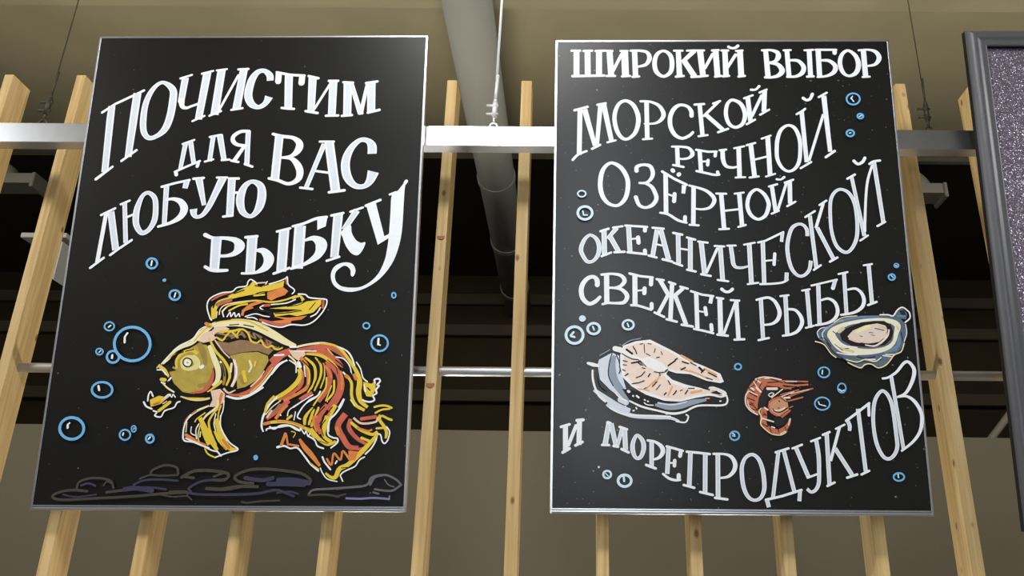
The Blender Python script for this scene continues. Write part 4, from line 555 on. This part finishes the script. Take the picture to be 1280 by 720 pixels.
    ('fish_steak_drawing', None, 'painted pale fish steaks with grey skin', 'Lp-3748,3923,0;-3707,4061;-3351,4257;-3159,4174;-3162,3871;-3055,3543;-2924,3082;-3060,2973;-3410,3242;-3681,3512|lk-3283,4174,97;-3353,3870,193;-3300,3514,216;-3085,3189,191;-2872,2920,119|Lk-3844,3239,95;-3547,3024,143;-3196,2811,142;-2874,2678,118|Wc-4008,3963,72;-3871,3923,106;-3735,3896,72|Wk-3885,3785,48;-3877,3539,58;-3817,3294,57;-3709,3078,62;-3520,2917,71|Kc-3351,4243,29;-3434,3925;-3449,3623;-3328,3351|Kc-3241,4202,29;-3161,4009;-3135,3789;-3163,3679|Kc-3762,3621,29;-3681,3349;-3519,3214|lk-3693,4172,24;-3405,4340|lc-3075,4452,29;-2854,4593;-2579,4650|Dp-3085,3270,0;-2814,3245;-2437,3084;-1954,2925;-1524,2901;-1090,3011;-656,3080;-306,3069;-284,2948;-395,2853;-1014,2850;-1422,2687;-1746,2618;-2174,2696;-2576,2814;-2898,2974|lk-2199,2843,71;-1850,2791,166;-1526,2820;-1200,2916,142;-821,2985,71|Lc-2117,2897,38;-1741,2846;-1361,2928|Wp-3048,4452,0;-2689,4579;-2304,4623;-1761,4347;-1222,4045;-819,3882;-418,3693;-331,3475;-428,3434;-804,3500;-1233,3675;-1612,3700;-1828,3768;-1885,3672;-1725,3522;-1349,3388;-812,3269;-647,3332;-328,3204;-305,3096;-655,3107;-1089,3038;-1523,2928;-1954,2952;-2437,3111;-2813,3326;-3082,3597;-3134,3899;-3132,4174|Sp-2966,4425,0;-2690,4510;-2306,4539;-1790,4291;-1278,3990;-876,3814;-501,3638;-426,3488;-802,3568;-1204,3730;-1611,3769;-1827,3823;-1967,3658;-1781,3440;-1378,3307;-921,3228;-677,3256;-410,3176;-734,3161;-1141,3091;-1521,2995;-1926,3020;-2382,3179;-2731,3381;-3000,3652;-3052,3927|Ns-1464,4182,63;-1169,4018|Nk-1257,3771,48;-989,3662;-748,3554|Ns-848,3827,53;-528,3665|Ns-2435,3274,43;-2159,3520|Ns-2105,3548,38;-2048,3684|Ns-1843,3088,48;-1730,3332|Ns-1220,3172,71;-948,3227|Ns-1501,3824,43;-1231,3743|Ns-2270,3383,48;-2105,3548|Ns-651,3229,48;-411,3149|Ns-2651,3273,33;-2354,3220|Wp-2614,4066,0;-2339,4151;-1987,3987;-1828,3795;-2101,3739;-2425,3875|Wc-3268,4368,146;-3076,4313;-2831,4176,97;-2586,4094,58|Kc-3077,4230,29;-2832,4093;-2641,4066|Ks-2587,4039,24;-2425,3875|Kc-2641,4066,24;-2507,3902|Ks-2953,4342,58;-2803,4231|Ks-2774,4426,34;-2706,4315;-2680,4232|Ks-2471,4483,24;-2461,4261|Ks-2581,4496,29;-2512,4510|Ks-2361,4511,24;-2279,4498|Ks-2420,4233,24;-2311,4178|Ks-2171,4373,24;-2201,4262|Ks-2135,4124,29;-2066,4138|Ks-2009,4290,24;-1983,4208|Ks-1825,3905,43;-1631,4044|Ks-1631,4071,39;-1576,4099|Ks-1474,3797,43;-1364,3852|Ks-1441,4017,39;-1279,3963|Ks-983,3854,62;-904,3772|Ks-849,3800,38;-933,3717|Ks-1224,3990,29;-1063,3909|Ks-743,3718,38;-529,3610|Ks-641,3528,29;-802,3581|Ks-2820,3969,43;-2614,4011|Ks-2669,4011,34;-2561,3915|Ks-3051,4037,29;-2942,4010|Ks-3052,3927,24;-2957,3913|Ks-3067,3789,29;-2999,3762|Ks-3000,3625,34;-2918,3680|Kc-2702,3572,29;-2565,3627;-2468,3737|Ks-2535,3847,24;-2454,3819|Ks-2812,3408,29;-2622,3436;-2486,3491|Ks-2375,3601,34;-2320,3683|Ks-2489,3274,24;-2434,3301|Ks-2271,3329,24;-2161,3438|Ks-2164,3248,24;-2053,3384|Ks-2074,3712,24;-2049,3630|Ks-2188,3438,24;-2133,3466|Ks-1951,3114,33;-1895,3168|Ks-1834,3494,29;-1782,3386|Ks-1707,3115,33;-1652,3170;-1624,3224|Ks-1516,3224,24;-1461,3252|Ks-1383,3144,33;-1313,3239|Ks-1298,3293,24;-1135,3294|Ks-919,3309,38;-731,3256|Dp-707,3175,0;-543,3230;-411,3149;-466,3122|Kc-2210,3738,24;-2047,3712;-1883,3740|Ks-1896,3767,34;-1841,3795|Wc-729,3310,43;-594,3311;-328,3204;-305,3109;-441,3063;-655,3107;-871,3106|Wk-2898,2947,43;-2550,2787,57;-2121,2683,52;-1746,2610,66;-1422,2660,57;-1041,2823,52;-396,2840;-257,2948,47;-278,3109,43|Ws-1746,2618,38;-1907,2598|Ns-847,3017,28;-739,3023|Ws-459,2947,38;-432,2952|Lk-3493,2863,119;-3305,2730,128;-2983,2597,118;-2715,2532,108;-2178,2509;-1802,2492,85;-1563,2406,56|Wc-3413,2756,43;-3090,2597,42;-2714,2559;-2177,2549;-1801,2529|Wc-1643,2405,42;-1403,2380;-1319,2527;-1371,2580|Ws-2923,3204,72;-2896,3190,71|Ws-2794,3077,48;-2784,3072|Ws-2694,3078,52;-2641,3035|Ws-2488,2976,38;-2466,2963|Ws-2399,2936,43;-2386,2931|Wc-2494,2895,28;-2414,2842;-2253,2829|Ws-2712,2760,43;-2699,2733|Ws-2794,2679,38;-2767,2684|Ws-3008,2785,33;-2994,2798|Ls-3141,2973,143;-2980,2893,142|Wc-3275,3161,38;-3141,3027;-2979,2947'),
    ('shrimp_drawing', None, 'painted orange shrimps with long feelers', 'Bp525,3561,0;716,3611;986,3591;1227,3551;1303,3456;1187,3306;832,3210;722,3169;596,3074;544,2831;573,2591;376,2670;235,2830;221,3126;354,3370|Dp757,3345,0;1137,3374;1212,3266;854,3129;729,2779;568,2778;580,3020|Ss836,3291,71;1078,3292|Hp845,2940,0;1065,3049;1255,3077;1355,2943;1370,2729;1199,2541;960,2580;835,2753|Bk703,2779,142;692,2565,188;682,2352,164;808,2220,140;1044,2143,131;1235,2223,117;1349,2356,84;1396,2489,56|Dp984,2513,0;1304,2515;1241,2329;1051,2275;950,2380|Bs1279,3505,38;1925,3486|Ss1332,3489,24;1629,3485|Bs1274,3415,48;1569,3382;1920,3405|Ss1303,3456,24;1544,3430|Bs1189,3347,48;1456,3294|Bs1294,3293,43;1676,3377|Bk1334,3051,47;1610,3173,62;1830,3242,57;2062,3303,29|Bs1356,2957,38;1765,3064|Bs1177,3131,33;1669,3263|Ss1119,3050,24;1532,3214|Ss1281,3050,47;1415,3051|Cs931,3049,28;1239,3280,29|Wo854,3129,24;938,3178;995,3151;905,3075|Sc524,3547,33;716,3603;959,3590;1213,3537|Ps550,3520,48;655,3453|Kc813,3372,24;1027,3346;1138,3401|Ds844,3454,29;1142,3482|Rs841,3399,57;1137,3374|Ks345,3180,28;529,3073|Ss333,3221,29;558,3114,28|Sc320,3221,33;233,3072;236,2857;350,2697;533,2591|Ks324,3315,24;480,3181|Ss540,3317,57;643,3209|Ss378,3316,57;457,3262|Ks360,2911,24;439,2871|Kc379,2750,24;485,2711;568,2778|Rs447,3046,47;464,2831|Cc621,2752,28;577,2671;636,2511;601,2352;702,2220;882,2089;1119,2059;1284,2144|Ks674,2472,33;871,2406|Ss635,2498,38;951,2407,37|Ks696,2645,24;747,2592|Ss729,2779,47;807,2726|Ks759,2300,23;920,2327|Ks1051,2275,23;1071,2143|Ws891,2274,28;970,2248|Cs1121,2090,28;1285,2170|Ss1396,2489,33;1347,2330|Rc870,2914,47;955,2995;1174,3077|Sc941,2727,38;1101,2701;1266,2782|Kc943,2753,28;1019,2674;1179,2674;1346,2782|Ks1115,2969,24;1140,2942|Ks1091,2781,24;1118,2768|Rs1186,2541,56;1395,2702|Ks1147,2568,19;1342,2702|Kc579,3561,21;490,3398;351,3316|Kc682,3453,21;621,3317;724,3209|Kc903,3563,21;1090,3509;1249,3456|Kc1303,3456,21;1571,3430;1841,3437|Kc1324,3348,21;1621,3349|Kc285,3045,21;470,2965|Kc291,2884,21;437,2831;538,2698|Kc667,2592,21;826,2566;955,2487|Kc655,2352,21;784,2273|Kc836,2247,21;883,2115|Kc1238,2276,21;1284,2144|Kc1420,3132,21;1720,3215|Kc1173,3050,21;1276,2970;1355,2943|Ss467,3479,24;567,3317|Ss768,3562,24;931,3577|Sc282,2964,24;327,2777;456,2670|Ss1448,3159,21;1939,3270|Bs1400,2783,28;1482,2823|Rc839,2833,42;885,2673;1040,2567'),
    ('oyster_drawing', None, 'painted open oyster in a blue grey shell', 'Vp2267,4810,0;2456,4979;2740,5121;2997,5262;3495,5307;3990,5323;4317,5296;4534,5269;4683,5100;4685,4821;4571,4459;4332,4209;4214,4099;4008,3906;3819,3905;3636,3986;3384,3875;3120,3956;2967,4093;2701,4174;2579,4367;2403,4588;2311,4643|Uk2879,5149,49;3215,5235,64;3547,5279,59;3987,5289,44|Lc2301,4699,29;2269,4838;2372,4951;2484,4979|Lc2434,4644,29;2404,4811;2539,4979|Dc2510,4561,34;2682,4284;2915,4120|Dc2356,4699,24;2489,4644;2612,4450|lc2507,4923,49;2795,5121;2991,5178|Uk4472,4876,49;4479,4653,97;4408,4458,87;4129,4374,48|Ek3462,4178,34;3681,4206,58;3898,4207,24|Dc3299,4177,34;3512,4123;3787,4179|Vp4398,5282,0;4494,5438;4639,5523;4763,5382;4720,5213;4531,5240|Us4483,5311,34;4702,5311|Dp4551,5466,0;4688,5467;4731,5326;4595,5339|Ls3509,4095,43;3780,4097|Ls4006,4208,38;4221,4181|Us4068,4291,48;4401,4375|Dc3044,4038,24;3284,3985;3507,4068|Dc3505,4041,24;3747,4014;3943,4098|Ds4551,4848,29;4583,4598|Lc4694,5072,29;4699,4821;4611,4598|Ao3205,5108,98;3593,5166,112;4170,5183,122;4460,5057,171;4412,4820,121;4322,4569,97;4104,4402,121;3744,4317,145;3309,4315,193;2935,4396,217;2719,4617,218;2666,4840,195;2924,5009,146|Ms2859,4869,97;2975,4953|Ms2880,4396,72;3201,4314|Ms4457,5015,49;4477,4932|Kp2881,4785,0;3057,4954;3480,5124;3840,5167;4114,5168;4295,5043;4346,4847;4261,4652;4085,4498;3699,4427;3159,4480;2923,4618|Ks2695,4868,24;2773,4813|Ks2989,4396,19;3098,4397|Kc2725,4506,19;2931,4341|Cc2572,4868,29;2549,4728;2649,4589|Wc2789,4645,34;2995,4480;3318,4426|Wc2764,4285,29;3031,4231;3302,4218|Wc3149,5094,32;3370,5109;3652,5209;4009,5224|Fp3082,4730,0;3244,4898;3583,5040;3917,5097;4131,5042;4203,4930;4132,4735;3900,4567;3653,4538;3328,4564;3144,4647|Pk3118,4675,58;3330,4592;3655,4566|Ms3964,5013,58;4151,4958|Cs3352,4871,97;3691,5012|Ks3677,4844,19;3786,4831|Ks3726,4775,19;3821,4761|Ks3424,4746,19;3491,4732|Ks3850,4957,24;4092,4902|Kp4156,5014,0;4300,5099;4260,4959;4176,4930|Ks4169,4846,24;4203,4930|Kc3436,4551,24;3652,4524;3900,4567|Sk4231,4931,39;4166,4749,53;3982,4567;3784,4469,43;3541,4496,29|Wc4018,5337,39;4238,5338;4373,5310;4496,5466;4641,5551;4771,5467;4832,5382;4819,5242;4685,5129|Cc2198,4587,32;2425,4505,31;2599,4256;2727,4147|Cc3008,4093,31;3287,4026;3509,4095;3776,4042;3948,4153|Cc3042,4011,31;3225,3916;3384,3870;3499,3958;3662,3973;3843,3872;4038,3933;4184,4071;4306,4223;4504,4320;4606,4542|Cs4077,4236,29;4307,4237|Cc2740,5115,24;2997,5262;3385,5306'),
    ('bubble', None, None, 'bo3963,11824,52;3930,11734;3855,11668;3757,11644;3662,11668;3597,11734;3578,11824;3610,11914;3686,11980;3784,12005;3878,11980;3944,11914|ws3707,11860,35;3780,11742|ws3758,11912,35;3705,11834'),
    ('bubble', None, None, 'bo4021,11275,52;4007,11237,51;3974,11209;3931,11199;3890,11209;3861,11237;3853,11275,52;3867,11314;3900,11342;3943,11352;3984,11342;4013,11314|ws3907,11258,34;3981,11309'),
    ('bubble', None, None, 'bo3714,10738,55;3696,10689;3653,10653;3598,10639;3544,10652;3507,10688;3496,10738;3514,10787;3557,10823;3612,10836;3666,10823;3703,10787|ws3577,10738,34;3625,10748'),
    ('bubble', None, None, 'wo-4081,8855,42;-4096,8809;-4138,8775;-4195,8763;-4253,8775;-4295,8809;-4311,8855;-4296,8901;-4254,8936;-4196,8948;-4138,8936;-4096,8902'),
    ('bubble', None, None, 'wo-3896,8276,74;-3924,8179;-3999,8109;-4102,8083;-4205,8108;-4280,8179;-4308,8275;-4281,8372,75;-4206,8443;-4103,8469;-3999,8443;-3924,8372|ws-4164,8333,41;-4141,8213|ws-4141,8213,41;-4038,8213'),
    ('bubble', None, None, 'wo-4146,4736,78;-4177,4619;-4262,4534;-4379,4502;-4495,4533;-4582,4617;-4614,4734;-4583,4851;-4498,4937,79;-4381,4968;-4264,4938;-4178,4852,78|ws-4484,4725,59;-4407,4815|ws-4472,4703,59;-4384,4681'),
    ('bubble', None, None, 'wo-4116,5200,87;-4123,5177;-4141,5161;-4165,5154;-4189,5160;-4207,5177;-4214,5200;-4208,5222;-4190,5239;-4165,5245;-4141,5239;-4123,5223'),
    ('bubble', None, None, 'wo-3689,4917,71;-3712,4842;-3772,4787,70;-3855,4766;-3938,4786;-3998,4841,71;-4021,4916;-3999,4991;-3938,5047;-3855,5068;-3772,5048;-3711,4993|ws-3877,4975,47;-3844,4885'),
    ('bubble', None, None, 'wo-2754,5029,59;-2775,4964;-2831,4916;-2906,4898;-2981,4915;-3035,4963;-3055,5028;-3034,5094;-2979,5142;-2903,5160;-2828,5142;-2774,5095|ws-2926,5069,43;-2894,4979'),
    ('bubble', None, None, 'bo148,3882,46;134,3842;101,3813;57,3802;14,3813;-16,3841;-26,3881;-13,3920;20,3949;64,3960;107,3950;137,3921'),
    ('bubble', None, None, 'bo17,2031,45;-2,1974;-48,1932;-111,1916;-172,1931;-215,1973;-230,2029;-211,2087;-164,2129;-102,2144;-40,2129;3,2088|ws-157,2093,34;-105,2062|ws-159,2030,30;-96,2020'),
    ('bubble', None, None, 'bo2524,3740,42;2499,3670;2440,3619;2363,3600;2289,3618;2237,3669;2221,3739;2246,3809;2305,3860;2382,3879;2457,3861;2509,3810|ws2322,3695,34;2340,3794'),
    ('bubble', None, None, 'bo2932,3316,38;2913,3253;2871,3207;2816,3190;2763,3207;2727,3252;2717,3315;2736,3378;2778,3424;2834,3441;2886,3425;2922,3379|ws2747,3285,34;2818,3231|ws2818,3231,30;2885,3264'),
    ('bubble', None, None, 'bo2473,2896,42;2441,2812,41;2364,2751;2263,2728;2165,2749;2096,2810;2074,2894,42;2106,2977;2183,3039;2285,3062;2383,3040;2452,2979|ws2172,2948,30;2193,2873|ws2193,2873,30;2362,2831'),
    ('bubble', None, None, 'bo4519,6411,48;4503,6369;4468,6339;4423,6328;4380,6338;4350,6369;4341,6410;4357,6452;4392,6483;4437,6494;4481,6483;4511,6452|ws4416,6454,28;4467,6397'),
    ('bubble', None, None, 'bo4648,6745,36;4637,6717;4613,6696;4581,6689;4551,6696;4530,6716;4524,6744;4534,6772;4559,6793;4591,6800;4621,6793;4642,6773|ws4552,6744,24;4607,6735'),
    ('bubble', None, None, 'bo4284,990,47;4261,941;4207,905;4137,891;4069,904;4022,939;4008,989;4030,1038,48;4084,1075;4155,1088;4223,1076;4270,1040,47|ws4131,1057,37;4134,975'),
    ('bubble', None, None, 'wo-3708,1191,33;-3710,1185;-3715,1181;-3721,1179;-3728,1181;-3732,1185;-3734,1191;-3732,1198;-3728,1202;-3721,1204;-3715,1202;-3710,1198'),
    ('bubble', None, None, 'wo-3398,1003,55;-3411,955;-3449,920;-3500,907;-3550,920;-3587,954;-3601,1002;-3587,1049;-3550,1084;-3499,1097;-3448,1085;-3411,1050|ws-3537,1027,29;-3474,965'),
    ('bubble', None, None, 'wo-2866,846,70;-2890,771;-2954,717;-3041,696;-3127,716;-3190,769;-3213,843;-3189,918;-3125,973;-3038,993;-2952,974;-2889,920|ws-3062,937,55;-3052,834'),
]

sign(Matrix(((0.99990, 0.01338, -0.00456, -0.93616), (-0.01389, 0.98970, -0.14249, 2.26661), (0.00261, 0.14254, 0.98979, 1.84665), (0.00000, 0.00000, 0.00000, 1.00000))), 1.0, 1.3906, M['board'], 'black sign with painted goldfish and white lettering, hanging left', LEFT)
sign(Matrix(((0.99991, 0.01304, -0.00204, 0.44606), (-0.01320, 0.99161, -0.12861, 2.23898), (0.00034, 0.12863, 0.99169, 1.84652), (0.00000, 0.00000, 0.00000, 1.00000))), 1.0, 1.3804, M['board_dusty'], 'black sign listing fish and seafood, with painted steak, shrimps and oyster', RIGHT)

# ---------------------------------------------------------------- framed glittery board at the right edge
root = empty('framed_board', Matrix(((0.99991, 0.01304, -0.00204, 1.17757), (-0.01320, 0.99161, -0.12861, 2.23413), (0.00034, 0.12863, 0.99169, 1.80978), (0.00000, 0.00000, 0.00000, 1.00000))))
W3, H3 = 1.06, 1.45
prof = [(0.000, 0.022), (0.000, 0.004), (0.004, -0.002), (0.009, -0.0075), (0.0145, -0.0115), (0.020, -0.0135), (0.026, -0.0135), (0.032, -0.011),
        (0.037, -0.0085), (0.043, -0.0085), (0.049, -0.010), (0.054, -0.009), (0.0575, -0.005), (0.058, 0.022)]
bm = bmesh.new()
corner = lambda d, y: ((d, y, d), (W3 - d, y, d), (W3 - d, y, H3 - d), (d, y, H3 - d))
for k in range(4):
    strips = []
    for d, y in prof:
        c = corner(d, y)
        strips.append((bm.verts.new(c[k]), bm.verts.new(c[(k + 1) % 4])))
    for q, (a, b) in enumerate(zip(strips, strips[1:])):
        f = bm.faces.new((a[0], a[1], b[1], b[0]))
        f.smooth = 0 < q < len(prof) - 2
        f.material_index = 0 if f.smooth else 1
    a, b = strips[-1], strips[0]
    bm.faces.new((a[0], a[1], b[1], b[0])).material_index = 1
bmesh.ops.recalc_face_normals(bm, faces=bm.faces[:])
link('frame', bm, [M['frame'], M['frameback']], root)
bm = bmesh.new(); box(bm, 0.056, W3 - 0.056, 0.006, 0.016, 0.056, H3 - 0.056)
link('glitter_panel', bm, M['glitter'], root)
tag(root, 'violet glittery board in a black moulded frame, cut off by the right edge', 'framed board')
